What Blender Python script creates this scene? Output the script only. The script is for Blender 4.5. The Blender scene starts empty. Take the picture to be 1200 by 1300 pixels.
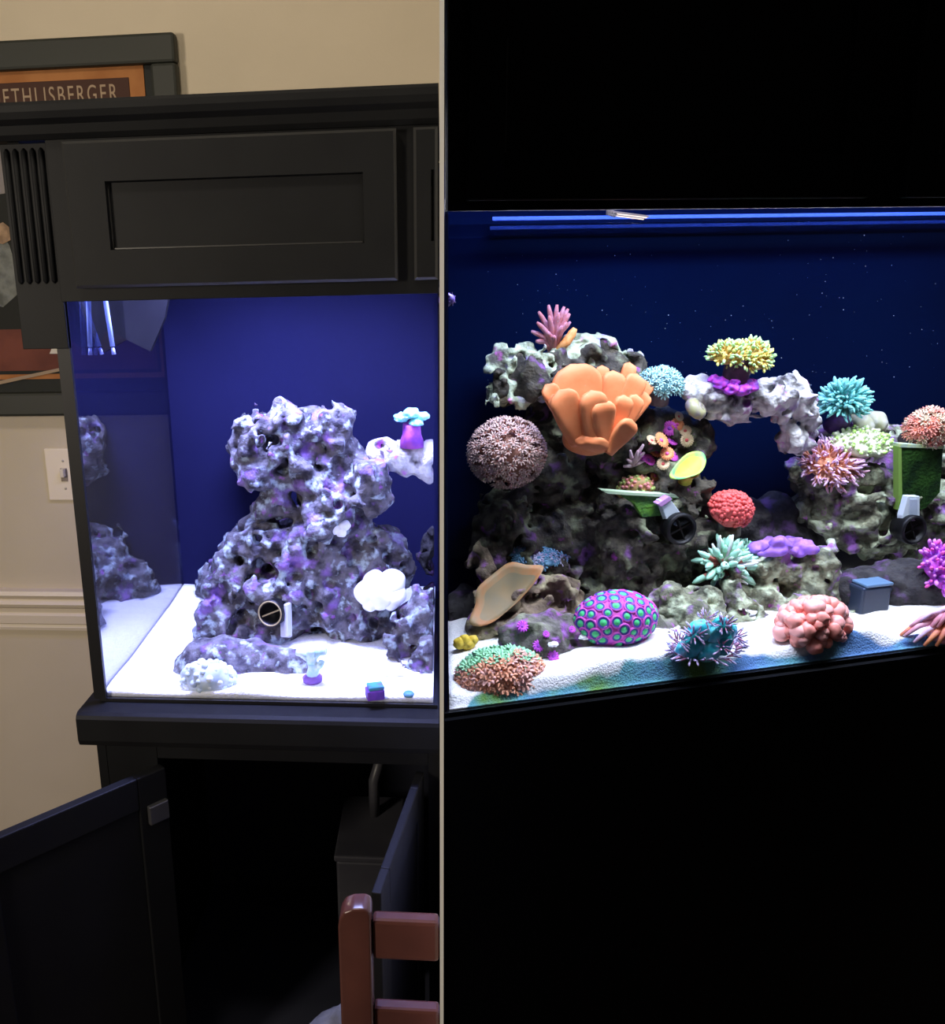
import bpy, bmesh, math, random
import numpy as np
from mathutils import Vector, Matrix, Quaternion
from mathutils.bvhtree import BVHTree

# ------------------------------------------------------------------ camera
F, CX, CY = 1142.0, 452.0, 650.0
TILT, ROLL, YAW = math.radians(14.7), -math.radians(1.43), math.radians(5.636)
H = 1.60                                            # eye height
scene = bpy.context.scene
C = scene.collection
RM = (Matrix.Rotation(YAW, 3, 'Z') @ Matrix.Rotation(math.pi / 2 - TILT, 3, 'X') @ Matrix.Rotation(ROLL, 3, 'Z'))
cam_data = bpy.data.cameras.new('camera')
cam_data.sensor_fit = 'HORIZONTAL'
cam_data.sensor_width = 36.0
cam_data.lens = F * 36.0 / 1200.0
cam_data.shift_x = (600.0 - CX) / 1200.0
cam_data.clip_start = 0.02
cam = bpy.data.objects.new('camera', cam_data)
C.objects.link(cam)
cam.matrix_world = Matrix.Translation((0, 0, H)) @ RM.to_4x4()
scene.camera = cam
scene.view_settings.view_transform = 'Standard'
scene.view_settings.look = 'None'
scene.view_settings.gamma = 1.0
scene.view_settings.use_curve_mapping = False
scene.view_settings.exposure = 0.0

# ------------------------------------------------------------------ world and lights
world = bpy.data.worlds.new('world')
scene.world = world
world.use_nodes = True
world.node_tree.nodes['Background'].inputs[0].default_value = (0.9, 0.85, 0.8, 1)
world.node_tree.nodes['Background'].inputs[1].default_value = 0.012

ANG = math.radians(18.3)                            # the second aquarium stands at an angle to the wall
UR = Vector((math.cos(ANG), math.sin(ANG), 0))      # along its front
VR = Vector((-math.sin(ANG), math.cos(ANG), 0))     # into its depth
OR = Vector((0, 1.31, 0))                           # its front left foot point


def area(name, loc, sx, sy, power, col, target=None, rotz=0.0, spread=180):
    l = bpy.data.lights.new(name, 'AREA')
    l.shape = 'RECTANGLE'
    l.size, l.size_y, l.energy, l.color = sx, sy, power, col
    l.spread = math.radians(spread)
    o = bpy.data.objects.new(name, l)
    C.objects.link(o)
    o.location = loc
    if target is not None:
        o.rotation_euler = (Vector(target) - Vector(loc)).to_track_quat('-Z', 'Y').to_euler()
    else:
        o.rotation_euler = (0, 0, rotz)
    return o


# ceiling lamp of the room, an added fill, and the aquarium lights inside both canopies
area('room_lamp', (-0.52, 0.80, 2.64), 0.14, 0.14, 6.0, (1.0, 0.88, 0.70), target=(-0.9, 1.9, 1.0))
area('fill_light_rear', (-1.75, -0.5, 1.72), 0.4, 0.4, 34, (1.0, 0.87, 0.70), target=(-0.9, 2.0, 1.1))  # unseen fill, added to brighten the wall and the partition's edge
area('tank_light_blue', (-0.30, 1.56, H + 0.20), 0.52, 0.16, 12.0, (0.24, 0.25, 1.0), spread=120)
area('tank_light_white', (-0.30, 1.58, H + 0.21), 0.46, 0.10, 12.0, (0.56, 0.63, 1.0), spread=120)
pr = OR + UR * 0.78 + VR * 0.062
area('reef_light_white', (pr.x, pr.y, H + 0.28), 1.35, 0.085, 31, (0.94, 0.93, 1.0), rotz=ANG, spread=140)
pr = OR + UR * 0.78 + VR * 0.24
area('reef_light_blue', (pr.x, pr.y, H + 0.36), 1.35, 0.14, 7, (0.14, 0.26, 1.0), rotz=ANG, spread=140)

rnd = random.Random(7)

# ------------------------------------------------------------------ pixel rays (1200 x 1300)


def ray(px, py):
    return (RM @ Vector(((px - CX) / F, -(py - CY) / F, -1.0)))


EYE = Vector((0, 0, H))


def PL(px, py, Y):
    d = ray(px, py)
    return EYE + d * (Y / d.y)


def PR(px, py, v=0.0):
    d = ray(px, py)
    t = (OR.dot(VR) + v) / d.dot(VR)
    return EYE + d * t


def mpp(p):                                          # metres per pixel at a point
    return -(RM.transposed() @ (p - EYE)).z / F


# ------------------------------------------------------------------ materials
MATS = {}


def mat(name, col, rough=0.6, spec=0.4, metal=0.0, col2=None, scale=30.0, bump=0.0, bscale=None, detail=4.0, sss=0.0, lo=0.4, hi=0.6):
    if name in MATS:
        return MATS[name]
    m = bpy.data.materials.new(name)
    m.use_nodes = True
    nt = m.node_tree
    b = nt.nodes['Principled BSDF']
    b.inputs['Base Color'].default_value = (*col, 1)
    b.inputs['Roughness'].default_value = rough
    b.inputs['Specular IOR Level'].default_value = spec
    b.inputs['Metallic'].default_value = metal
    if sss:
        b.inputs['Subsurface Weight'].default_value = sss
        b.inputs['Subsurface Radius'].default_value = (0.01, 0.006, 0.004)
    tc = nt.nodes.new('ShaderNodeTexCoord')
    if col2 is not None:
        n = nt.nodes.new('ShaderNodeTexNoise')
        n.inputs['Scale'].default_value = scale
        n.inputs['Detail'].default_value = detail
        nt.links.new(tc.outputs['Object'], n.inputs['Vector'])
        r = nt.nodes.new('ShaderNodeValToRGB')
        r.color_ramp.elements[0].position = lo
        r.color_ramp.elements[1].position = hi
        r.color_ramp.elements[0].color = (*col, 1)
        r.color_ramp.elements[1].color = (*col2, 1)
        nt.links.new(n.outputs['Fac'], r.inputs['Fac'])
        nt.links.new(r.outputs['Color'], b.inputs['Base Color'])
    if bump:
        n = nt.nodes.new('ShaderNodeTexNoise')
        n.inputs['Scale'].default_value = bscale or scale
        n.inputs['Detail'].default_value = 5
        nt.links.new(tc.outputs['Object'], n.inputs['Vector'])
        bp = nt.nodes.new('ShaderNodeBump')
        bp.inputs['Strength'].default_value = bump
        bp.inputs['Distance'].default_value = 0.004
        nt.links.new(n.outputs['Fac'], bp.inputs['Height'])
        nt.links.new(bp.outputs['Normal'], b.inputs['Normal'])
    MATS[name] = m
    return m


def rock_mat(name, base, base2, patches, bump=0.9):
    """live rock: two ground colours and blotches of encrusting algae"""
    if name in MATS:
        return MATS[name]
    m = bpy.data.materials.new(name)
    m.use_nodes = True
    nt = m.node_tree
    b = nt.nodes['Principled BSDF']
    b.inputs['Roughness'].default_value = 0.85
    b.inputs['Specular IOR Level'].default_value = 0.2
    tc = nt.nodes.new('ShaderNodeTexCoord')

    def noise(scale, off, det=3.0):
        mp = nt.nodes.new('ShaderNodeMapping')
        mp.inputs['Location'].default_value = (off, off * 1.7, -off)
        nt.links.new(tc.outputs['Object'], mp.inputs['Vector'])
        n = nt.nodes.new('ShaderNodeTexNoise')
        n.inputs['Scale'].default_value = scale
        n.inputs['Detail'].default_value = det
        nt.links.new(mp.outputs['Vector'], n.inputs['Vector'])
        return n.outputs['Fac']

    def mix(fac, a, c):
        mx = nt.nodes.new('ShaderNodeMix')
        mx.data_type = 'RGBA'
        nt.links.new(fac, mx.inputs['Factor'])
        if isinstance(a, tuple):
            mx.inputs['A'].default_value = (*a, 1)
        else:
            nt.links.new(a, mx.inputs['A'])
        mx.inputs['B'].default_value = (*c, 1)
        return mx.outputs['Result']

    def ramp(fac, lo, hi):
        r = nt.nodes.new('ShaderNodeMapRange')
        r.inputs['From Min'].default_value = lo
        r.inputs['From Max'].default_value = hi
        nt.links.new(fac, r.inputs['Value'])
        return r.outputs['Result']
    cur = mix(ramp(noise(45, 0.3, 5), 0.4, 0.62), base, base2)
    for i, (col, sc, lo) in enumerate(patches):
        cur = mix(ramp(noise(sc, 3.1 * (i + 1)), lo - 0.05, lo + 0.09), cur, col)
    nt.links.new(cur, b.inputs['Base Color'])
    n = noise(160, 1.0, 6)
    bp = nt.nodes.new('ShaderNodeBump')
    bp.inputs['Strength'].default_value = bump
    bp.inputs['Distance'].default_value = 0.004
    nt.links.new(n, bp.inputs['Height'])
    nt.links.new(bp.outputs['Normal'], b.inputs['Normal'])
    MATS[name] = m
    return m


def pane_mat(name, refl_min, refl_max, tint=(1, 1, 1), rough=0.0, ripple=0.0):
    """clear pane: lets light through, reflects more at grazing angles"""
    m = bpy.data.materials.new(name)
    m.use_nodes = True
    nt = m.node_tree
    for n in list(nt.nodes):
        nt.nodes.remove(n)
    out = nt.nodes.new('ShaderNodeOutputMaterial')
    tr = nt.nodes.new('ShaderNodeBsdfTransparent')
    tr.inputs[0].default_value = (*tint, 1)
    gl = nt.nodes.new('ShaderNodeBsdfGlossy')
    gl.inputs['Roughness'].default_value = rough
    lw = nt.nodes.new('ShaderNodeLayerWeight')
    lw.inputs['Blend'].default_value = 0.4
    mr = nt.nodes.new('ShaderNodeMapRange')
    mr.inputs['To Min'].default_value = refl_min
    mr.inputs['To Max'].default_value = refl_max
    nt.links.new(lw.outputs['Facing'], mr.inputs['Value'])
    mx = nt.nodes.new('ShaderNodeMixShader')
    nt.links.new(mr.outputs['Result'], mx.inputs[0])
    nt.links.new(tr.outputs[0], mx.inputs[1])
    nt.links.new(gl.outputs[0], mx.inputs[2])
    nt.links.new(mx.outputs[0], out.inputs[0])
    if ripple:
        tc = nt.nodes.new('ShaderNodeTexCoord')
        n = nt.nodes.new('ShaderNodeTexNoise')
        n.inputs['Scale'].default_value = 18
        nt.links.new(tc.outputs['Object'], n.inputs['Vector'])
        bp = nt.nodes.new('ShaderNodeBump')
        bp.inputs['Strength'].default_value = ripple
        bp.inputs['Distance'].default_value = 0.02
        nt.links.new(n.outputs['Fac'], bp.inputs['Height'])
        nt.links.new(bp.outputs['Normal'], gl.inputs['Normal'])
    return m


M_wall = mat('wall_paint', (0.50, 0.435, 0.335), 0.9, 0.2, col2=(0.53, 0.46, 0.355), scale=3, bump=0.05, bscale=250)
M_trimw = mat('trim_paint', (0.66, 0.58, 0.47), 0.45, 0.4)
M_floor = mat('floor_wood', (0.05, 0.03, 0.02), 0.5, 0.4, col2=(0.09, 0.05, 0.03), scale=6)
M_ceil = mat('ceiling_paint', (0.6, 0.58, 0.54), 0.9, 0.2)
M_part = mat('partition_white', (0.95, 0.95, 0.93), 0.8, 0.2)
M_black = mat('black_lacquer', (0.0068, 0.0072, 0.0085), 0.55, 0.14, col2=(0.0085, 0.009, 0.0102), scale=8, bump=0.03, bscale=90)
M_blackedge = mat('black_lacquer_highlight', (0.03, 0.03, 0.03), 0.35, 0.5)  # lighter black, paints the edge highlights of the drawer fronts
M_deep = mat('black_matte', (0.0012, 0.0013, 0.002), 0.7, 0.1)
M_deepedge = mat('black_matte_highlight', (0.006, 0.006, 0.006), 0.5, 0.3)  # lighter black for the highlights painted along the canopy door seams
M_silicone = mat('black_silicone', (0.006, 0.006, 0.008), 0.5, 0.3)
M_interior = mat('cabinet_inside', (0.02, 0.022, 0.036), 0.7, 0.2)  # bluish tint puts the tank's blue glow into the colour
M_frame = mat('picture_frame_black', (0.022, 0.024, 0.02), 0.5, 0.3)

# ------------------------------------------------------------------ mesh helpers


def tag(o, label, cat, group=None):
    o['label'] = label
    o['category'] = cat
    if group:
        o['group'] = group
    return o


def mesh(name, verts, faces, smooth=False):
    me = bpy.data.meshes.new(name)
    me.from_pydata([tuple(v) for v in verts], [], faces)
    if smooth:
        me.polygons.foreach_set('use_smooth', [True] * len(me.polygons))
    me.update()
    return me


def link(name, me, m=None, parent=None):
    o = bpy.data.objects.new(name, me)
    C.objects.link(o)
    if m is not None and me is not None and not me.materials:
        me.materials.append(m)
    if parent is not None:
        o.parent = parent
    return o


def empty(name, loc=(0, 0, 0), rot=None):
    o = bpy.data.objects.new(name, None)
    o.empty_display_size = 0.02
    C.objects.link(o)
    o.location = loc
    if rot is not None:
        o.rotation_mode = 'QUATERNION'
        o.rotation_quaternion = rot
    return o


def thing(name, label, cat, loc=(0, 0, 0), rot=None, group=None):
    return tag(empty(name, loc, rot), label, cat, group)


def struct(o):
    o['kind'] = 'structure'
    return o


def box_data(x0, x1, y0, y1, z0, z1, bev=0.0):
    bm = bmesh.new()
    bmesh.ops.create_cube(bm, size=1)
    for v in bm.verts:
        v.co = Vector(((x0 + x1) / 2 + v.co.x * (x1 - x0), (y0 + y1) / 2 + v.co.y * (y1 - y0), (z0 + z1) / 2 + v.co.z * (z1 - z0)))
    if bev:
        bmesh.ops.bevel(bm, geom=bm.edges[:], offset=bev, segments=2, affect='EDGES', profile=0.5)
    me = bpy.data.meshes.new('box')
    bm.to_mesh(me)
    bm.free()
    return me


def box(name, x0, x1, y0, y1, z0, z1, m, parent=None, bev=0.0):
    """box in the coordinates of its parent"""
    return link(name, box_data(x0, x1, y0, y1, z0, z1, bev), m, parent)


def extrude_x(name, prof, x0, x1, m, parent=None):
    """profile (y, z) swept along x"""
    n = len(prof)
    v = [(x0, y, z) for y, z in prof] + [(x1, y, z) for y, z in prof]
    f = [(i, (i + 1) % n, n + (i + 1) % n, n + i) for i in range(n)] + [tuple(range(n))[::-1], tuple(range(n, 2 * n))]
    o = link(name, mesh(name, v, f), m, parent)
    bm = bmesh.new()
    bm.from_mesh(o.data)
    bmesh.ops.recalc_face_normals(bm, faces=bm.faces[:])
    bm.to_mesh(o.data)
    bm.free()
    return o


def tube_data(pts, rads, seg=8, cap=True, flat=1.0):
    pts = [Vector(p) for p in pts]
    n = len(pts)
    verts, faces = [], []
    up = Vector((0, 0, 1))
    prevx = None
    for i, p in enumerate(pts):
        t = (pts[min(i + 1, n - 1)] - pts[max(i - 1, 0)]).normalized()
        if prevx is None:
            a = up if abs(t.z) < 0.9 else Vector((1, 0, 0))
            x = a.cross(t).normalized()
        else:
            x = (prevx - t * prevx.dot(t)).normalized()
        prevx = x
        y = t.cross(x)
        for k in range(seg):
            a = 2 * math.pi * k / seg
            verts.append(p + (x * math.cos(a) + y * (math.sin(a) * flat)) * rads[i])
    for i in range(n - 1):
        for k in range(seg):
            faces.append((i * seg + k, i * seg + (k + 1) % seg, (i + 1) * seg + (k + 1) % seg, (i + 1) * seg + k))
    if cap:
        verts.append(pts[0])
        verts.append(pts[-1])
        a, b = len(verts) - 2, len(verts) - 1
        for k in range(seg):
            faces.append((a, (k + 1) % seg, k))
            faces.append((b, (n - 1) * seg + k, (n - 1) * seg + (k + 1) % seg))
    return mesh('tube', verts, faces, True)


def lathe_data(prof, seg=24, close=False):
    """profile (radius, z) turned round z"""
    verts, faces = [], []
    n = len(prof)
    for r, z in prof:
        for k in range(seg):
            a = 2 * math.pi * k / seg
            verts.append((r * math.cos(a), r * math.sin(a), z))
    for i in range(n - 1):
        for k in range(seg):
            faces.append((i * seg + k, i * seg + (k + 1) % seg, (i + 1) * seg + (k + 1) % seg, (i + 1) * seg + k))
    return mesh('lathe', verts, faces, True)


def ico_data(sub=2):
    bm = bmesh.new()
    bmesh.ops.create_icosphere(bm, subdivisions=sub, radius=1)
    me = bpy.data.meshes.new('ico')
    bm.to_mesh(me)
    bm.free()
    me.polygons.foreach_set('use_smooth', [True] * len(me.polygons))
    return me


def with_mats(me, *ms):
    me.materials.clear()
    for m in ms:
        me.materials.append(m)
    return me


# ---- noise and surface nets for rocks and soft bodies
_rs = np.random.RandomState(3)
_LAT = _rs.uniform(-1, 1, (32, 32, 32)).astype(np.float32)


def vnoise(P, scale, off=0.0):
    q = P / scale + off + 100.0
    i = np.floor(q).astype(np.int32)
    f = (q - i).astype(np.float32)
    f = f * f * (3 - 2 * f)
    i0, i1 = i & 31, (i + 1) & 31
    r = 0
    for a in (0, 1):
        wx = f[:, 0] if a else 1 - f[:, 0]
        ix = i1[:, 0] if a else i0[:, 0]
        for b in (0, 1):
            wy = f[:, 1] if b else 1 - f[:, 1]
            iy = i1[:, 1] if b else i0[:, 1]
            for c in (0, 1):
                wz = f[:, 2] if c else 1 - f[:, 2]
                iz = i1[:, 2] if c else i0[:, 2]
                r = r + wx * wy * wz * _LAT[ix, iy, iz]
    return r


def surface_nets(Fv, org, h):
    nx, ny, nz = Fv.shape
    s = Fv < 0
    acc = np.zeros((nx - 1, ny - 1, nz - 1, 3), np.float32)
    cnt = np.zeros((nx - 1, ny - 1, nz - 1), np.float32)
    cor = [(a, b, c) for a in (0, 1) for b in (0, 1) for c in (0, 1)]

    def sl(c, arr):
        return arr[c[0]:nx - 1 + c[0], c[1]:ny - 1 + c[1], c[2]:nz - 1 + c[2]]
    for c0 in cor:
        for ax in range(3):
            if c0[ax]:
                continue
            c1 = list(c0)
            c1[ax] = 1
            f0, f1 = sl(c0, Fv), sl(c1, Fv)
            cr = sl(c0, s) != sl(c1, s)
            den = np.where(cr, f0 - f1, 1)
            t = np.where(cr, f0 / den, 0)
            for k in range(3):
                acc[..., k] += np.where(cr, c0[k] + (t if k == ax else 0), 0)
            cnt += cr
    act = cnt > 0
    idx = np.full(act.shape, -1, np.int64)
    idx[act] = np.arange(act.sum())
    ijk = np.argwhere(act)
    V = (ijk + acc[act] / cnt[act][:, None]) * h + np.array(org)
    Q = []
    for ax in range(3):
        o1, o2 = (ax + 1) % 3, (ax + 2) % 3
        a = np.moveaxis(s, [ax, o1, o2], [0, 1, 2])
        I = np.moveaxis(idx, [ax, o1, o2], [0, 1, 2])
        d0, d1 = a[:-1, 1:-1, 1:-1], a[1:, 1:-1, 1:-1]
        for sgn in (0, 1):
            m = (d0 & ~d1) if sgn == 0 else (~d0 & d1)
            e = np.argwhere(m)
            if not len(e):
                continue
            i, j, k = e[:, 0], e[:, 1] + 1, e[:, 2] + 1
            q = np.stack([I[i, j - 1, k - 1], I[i, j, k - 1], I[i, j, k], I[i, j - 1, k]], 1)
            Q.append(q if sgn == 0 else q[:, ::-1])
    return V, np.concatenate(Q)


def blob_mesh(blobs, h, k, noise=(), clips=(), pits=None, off=0.0):
    """blobs: (centre, radius) or (centre, radius, (sx, sy, sz)). Union of soft balls with noise"""
    P = np.array([tuple(b[0]) for b in blobs])
    r = np.array([b[1] for b in blobs])
    S = np.array([b[2] if len(b) > 2 else (1, 1, 1) for b in blobs], float)
    R3 = r[:, None] * S
    lo, hi = (P - R3).min(0) - 4 * h - 0.02, (P + R3).max(0) + 4 * h + 0.02
    n = np.ceil((hi - lo) / h).astype(int) + 1
    g = np.stack(np.meshgrid(*[lo[i] + h * np.arange(n[i]) for i in range(3)], indexing='ij'), -1).reshape(-1, 3)
    acc = np.zeros(len(g))
    for c, rr, s3 in zip(P, r, S):
        d = np.sqrt((((g - c) / s3) ** 2).sum(1)) - rr
        acc += np.exp(np.clip(-d / k, -40, 40))
    Fd = -k * np.log(acc + 1e-30)
    near = np.abs(Fd) < 0.06
    gp = g[near]
    for i, (sc, amp) in enumerate(noise):
        Fd[near] += amp * vnoise(gp, sc, off + 7.3 * i)
    if pits:
        sc, amp, th = pits
        Fd[near] += amp * np.clip(vnoise(gp, sc, off + 51.7) - th, 0, 1)
    for nrm, d0 in clips:                            # keep nrm . p >= d0
        Fd = np.maximum(Fd, d0 - g @ np.array(nrm))
    return surface_nets(Fd.reshape(n), lo, h)


def soft(name, blobs, h, k, m, parent=None, noise=(), clips=(), pits=None, off=0.0):
    V, Q = blob_mesh(blobs, h, k, noise, clips, pits, off)
    me = mesh(name, V.tolist(), Q.tolist(), True)
    return link(name, me, m, parent)


# ================================================================== SETTING
struct(box('floor', -2.6, 2.6, -1.6, 2.9, -0.05, 0.0, M_floor))
struct(box('ceiling', -2.6, 2.6, -1.6, 2.9, 2.72, 2.78, M_ceil))
struct(box('wall_back', -2.6, -0.0022, 2.05, 2.15, 0.0, 2.72, M_wall))
# thin white board added to part the two aquariums and their light
part = struct(box('wall_partition', -0.0021, 0.0021, 0.88, 2.15, 0.0, 2.72, M_part))

# chair rail of the back wall: three ridges
rail = struct(empty('trim_1', (-0.7, 2.05, H - 0.792)))
prof = [(0, -0.054), (-0.012, -0.054), (-0.014, -0.046), (-0.012, -0.038), (-0.018, -0.034), (-0.020, -0.012), (-0.014, -0.006),
        (-0.016, 0.006), (-0.024, 0.012), (-0.028, 0.020), (-0.020, 0.032), (-0.030, 0.044), (-0.026, 0.054), (0, 0.054)]
extrude_x('rail_moulding', prof, -1.9, 0.66, M_trimw, rail)

# light switch
sw = thing('light_switch', 'cream toggle light switch plate on the tan wall', 'light switch', (-0.905, 2.05, H - 0.446))
box('cover_plate', -0.045, 0.045, -0.007, 0.0, -0.064, 0.064, mat('switch_plastic', (0.72, 0.63, 0.50), 0.4, 0.5), sw, 0.003)
tg = box('toggle', -0.005, 0.005, -0.022, -0.005, -0.004, 0.016, mat('switch_toggle', (0.62, 0.55, 0.45), 0.4, 0.5), sw, 0.002)
box('toggle_slot', -0.008, 0.008, -0.009, -0.006, -0.016, 0.016, mat('switch_slot', (0.25, 0.20, 0.15), 0.6, 0.3), sw)
for z in (-0.034, 0.034):
    s = link('screw', lathe_data([(0.0, 0.0015), (0.003, 0.001), (0.0032, 0)], 10), mat('screw_head', (0.4, 0.36, 0.3), 0.4, 0.5), sw)
    s.location = (0, -0.007, z)
    s.rotation_euler = (math.pi / 2, 0, 0)

# framed poster on the wall
fp = thing('framed_poster', 'black framed sports poster with orange mat on the wall behind the canopy', 'poster', (-0.98, 2.05, H - 0.30))
FX0, FX1, FZ = -0.37, 0.425, 0.80
frm = [('frame_rail', FX0, FX1, 0.0, 0.055), ('frame_rail', FX0, FX1, FZ - 0.058, FZ), ('frame_stile', FX0, FX0 + 0.055, 0.055, FZ - 0.058), ('frame_stile', FX1 - 0.055, FX1, 0.055, FZ - 0.058)]
for nm, a, b, c, d in frm:
    box(nm, a, b, -0.035, -0.003, c, d, M_frame, fp, 0.006)
box('backing_board', FX0 + 0.05, FX1 - 0.05, -0.014, -0.006, 0.05, FZ - 0.05, mat('poster_dark', (0.012, 0.014, 0.013), 0.6, 0.2), fp)
M_orange = mat('poster_orange', (0.30, 0.115, 0.035), 0.7, 0.2, col2=(0.36, 0.15, 0.05), scale=14)
MX0, MX1, MZ0, MZ1 = -0.32, 0.350, 0.085, 0.742
box('mat_border', MX0, MX1, -0.017, -0.013, MZ0, MZ1, M_orange, fp)
# dark title plate with light lettering
box('title_plate', MX0 + 0.02, MX1 - 0.033, -0.019, -0.0165, MZ1 - 0.115, MZ1 - 0.022, mat('poster_brown', (0.055, 0.025, 0.018), 0.7, 0.2), fp, 0.001)
cu = bpy.data.curves.new('title_text', 'FONT')
cu.body = 'OETHLISBERGER'
cu.size = 0.050
cu.extrude = 0.0003
cu.space_character = 1.28
cu.align_x = 'RIGHT'
tx = bpy.data.objects.new('title_text', cu)
C.objects.link(tx)
dg = bpy.context.evaluated_depsgraph_get()
tme = bpy.data.meshes.new_from_object(tx.evaluated_get(dg))
bpy.data.objects.remove(tx)
tl = link('title_lettering', None if tme is None else tme, mat('poster_letter', (0.34, 0.25, 0.17), 0.7, 0.2), fp)
tl.rotation_euler = (math.pi / 2, 0, 0)
tl.location = (MX1 - 0.060, -0.0195, MZ1 - 0.068)
xs_ = [v.co.x for v in tme.vertices]
k_ = 0.285 / (max(xs_) - min(xs_))
tl.scale = (k_, 1, 1)
tl['label'] = 'pale serif-like lettering reading OETHLISBERGER'
# picture below the title: dark field, generic figure fragments, red-brown ground
box('picture_field', MX0 + 0.012, MX1 - 0.012, -0.0185, -0.0165, MZ0 + 0.012, MZ1 - 0.13, mat('poster_field', (0.014, 0.015, 0.014), 0.7, 0.2), fp)
box('picture_ground', MX0 + 0.02, MX1 - 0.02, -0.0195, -0.018, MZ0 + 0.02, MZ0 + 0.115, mat('poster_red', (0.15, 0.045, 0.03), 0.7, 0.2, col2=(0.10, 0.03, 0.022), scale=9), fp)
FLESH = mat('poster_flesh', (0.36, 0.24, 0.15), 0.7, 0.2, col2=(0.2, 0.13, 0.08), scale=40)
GREY = mat('poster_grey', (0.17, 0.18, 0.17), 0.7, 0.2, col2=(0.08, 0.085, 0.08), scale=30)
WHITE = mat('poster_white', (0.55, 0.52, 0.46), 0.7, 0.2)


def flat(name, pts, y0, m):
    n = len(pts)
    v = [(x, y0, z) for x, z in pts] + [(x, y0 - 0.0012, z) for x, z in pts]
    f = [tuple(range(n)), tuple(range(2 * n - 1, n - 1, -1))] + [(i, n + i, n + (i + 1) % n, (i + 1) % n) for i in range(n)]
    return link(name, mesh(name, v, f), m, fp)


def pxl(pts):                                        # picture pixels to the poster's own plane
    r = []
    for px, py in pts:
        p = PL(px, py, 2.03)
        r.append((p.x + 0.98, p.z - (H - 0.30)))
    return r


flat('picture_figure', pxl([(-30, 310), (0, 290), (12, 312), (22, 345), (24, 372), (4, 390), (-30, 380)]), -0.0186, GREY)
flat('picture_figure', pxl([(-25, 178), (2, 170), (12, 215), (10, 245), (-25, 250)]), -0.0186, mat('poster_grey_pale', (0.2, 0.18, 0.18), 0.7, 0.2))
flat('picture_figure', pxl([(-14, 290), (4, 282), (14, 290), (15, 304), (4, 310), (-14, 306)]), -0.02, FLESH)
flat('picture_figure', pxl([(63, 449), (75, 420), (84, 449)]), -0.0196, WHITE)
flat('picture_edge_line', pxl([(-40, 492), (-40, 497), (90, 468), (90, 464)]), -0.0196, mat('poster_line', (0.30, 0.22, 0.15), 0.7, 0.2))

# ================================================================== LEFT AQUARIUM: canopy, tank, stand
YT = 1.40                                            # front glass
canopy = thing('aquarium_canopy', 'black wooden canopy with recessed drawer fronts above the tank by the tan wall', 'canopy', (0, 0, H))
XL, XR = -0.60, -0.0045
box('front_board', -0.585, XR, 1.378, 1.396, -0.028, 0.222, M_black, canopy, 0.001)
box('side_board', -0.655, -0.637, 1.405, 2.0, -0.028, 0.222, M_black, canopy)
box('top_board', -0.66, XR, 1.39, 2.0, 0.226, 0.240, M_black, canopy)
box('rear_board', -0.64, XR, 1.99, 2.0, -0.028, 0.222, M_interior, canopy)
cr = extrude_x('crown_moulding', [(y, z) for y, z in [(1.40, 0.241), (1.40, 0.254), (1.352, 0.254), (1.348, 0.249), (1.348, 0.240), (1.352, 0.231), (1.362, 0.224), (1.366, 0.212), (1.372, 0.205), (1.3775, 0.205), (1.3775, 0.241)]], -0.695, XR, M_black, canopy)
box('crown_moulding', -0.695, -0.66, 1.40, 2.0, 0.212, 0.254, M_black, canopy, 0.004)
box('crown_cap', -0.66, XR, 1.401, 2.0, 0.2415, 0.254, M_black, canopy)
# fluted pilaster on the corner
pil = box('pilaster', -0.662, -0.587, 1.392, 1.404, -0.10, 0.204, M_black, canopy, 0.001)
for i in range(5):
    x = -0.652 + i * 0.0135
    link('flute', tube_data([(x, 1.391, 0.0), (x, 1.3905, 0.004), (x, 1.3905, 0.192), (x, 1.391, 0.197)], [0.001, 0.0042, 0.0042, 0.001], 8), M_black, pil)


def panel_front(x0, x1, z0, z1, px0, px1, pz0, pz1):
    d = empty('drawer_front', ((x0 + x1) / 2, 1.378, (z0 + z1) / 2))
    d.parent = canopy
    cx, cz = (x0 + x1) / 2, (z0 + z1) / 2
    a, b, c, e = x0 - cx, x1 - cx, z0 - cz, z1 - cz
    p, q, r, s = px0 - cx, px1 - cx, pz0 - cz, pz1 - cz
    ch_, yf = 0.004, -0.020
    rings = [[(a, 0, c), (b, 0, c), (b, 0, e), (a, 0, e)], [(a, yf + ch_, c), (b, yf + ch_, c), (b, yf + ch_, e), (a, yf + ch_, e)],
             [(a + ch_, yf, c + ch_), (b - ch_, yf, c + ch_), (b - ch_, yf, e - ch_), (a + ch_, yf, e - ch_)],
             [(p, yf, r), (q, yf, r), (q, yf, s), (p, yf, s)], [(p + 0.002, -0.008, r + 0.002), (q - 0.002, -0.008, r + 0.002), (q - 0.002, -0.008, s - 0.002), (p + 0.002, -0.008, s - 0.002)]]
    vv = [v for rg_ in rings for v in rg_]
    ff, mi = [], []
    for k in range(4):
        for w in range(4):
            ff.append((k * 4 + w, (k + 1) * 4 + w, (k + 1) * 4 + (w + 1) % 4, k * 4 + (w + 1) % 4))
            mi.append(1 if k == 1 else 0)  # chamfer ring gets the painted highlight
    me = mesh('frame', vv, ff)
    me.materials.append(M_black)
    me.materials.append(M_blackedge)
    me.polygons.foreach_set('material_index', mi)
    link('frame', me, None, d)
    box('recessed_panel', p, q, -0.010, 0, r, s, M_black, d)
    t = 0.003
    box('panel_bead', p, p + t, -0.013, -0.009, r, s, M_blackedge, d)
    box('panel_bead', p, q, -0.013, -0.009, r, r + t, M_blackedge, d)
    if x1 - px1 > 0.003:
        box('panel_bead', q - t, q, -0.013, -0.009, r, s, M_black, d)
    return d


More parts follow.
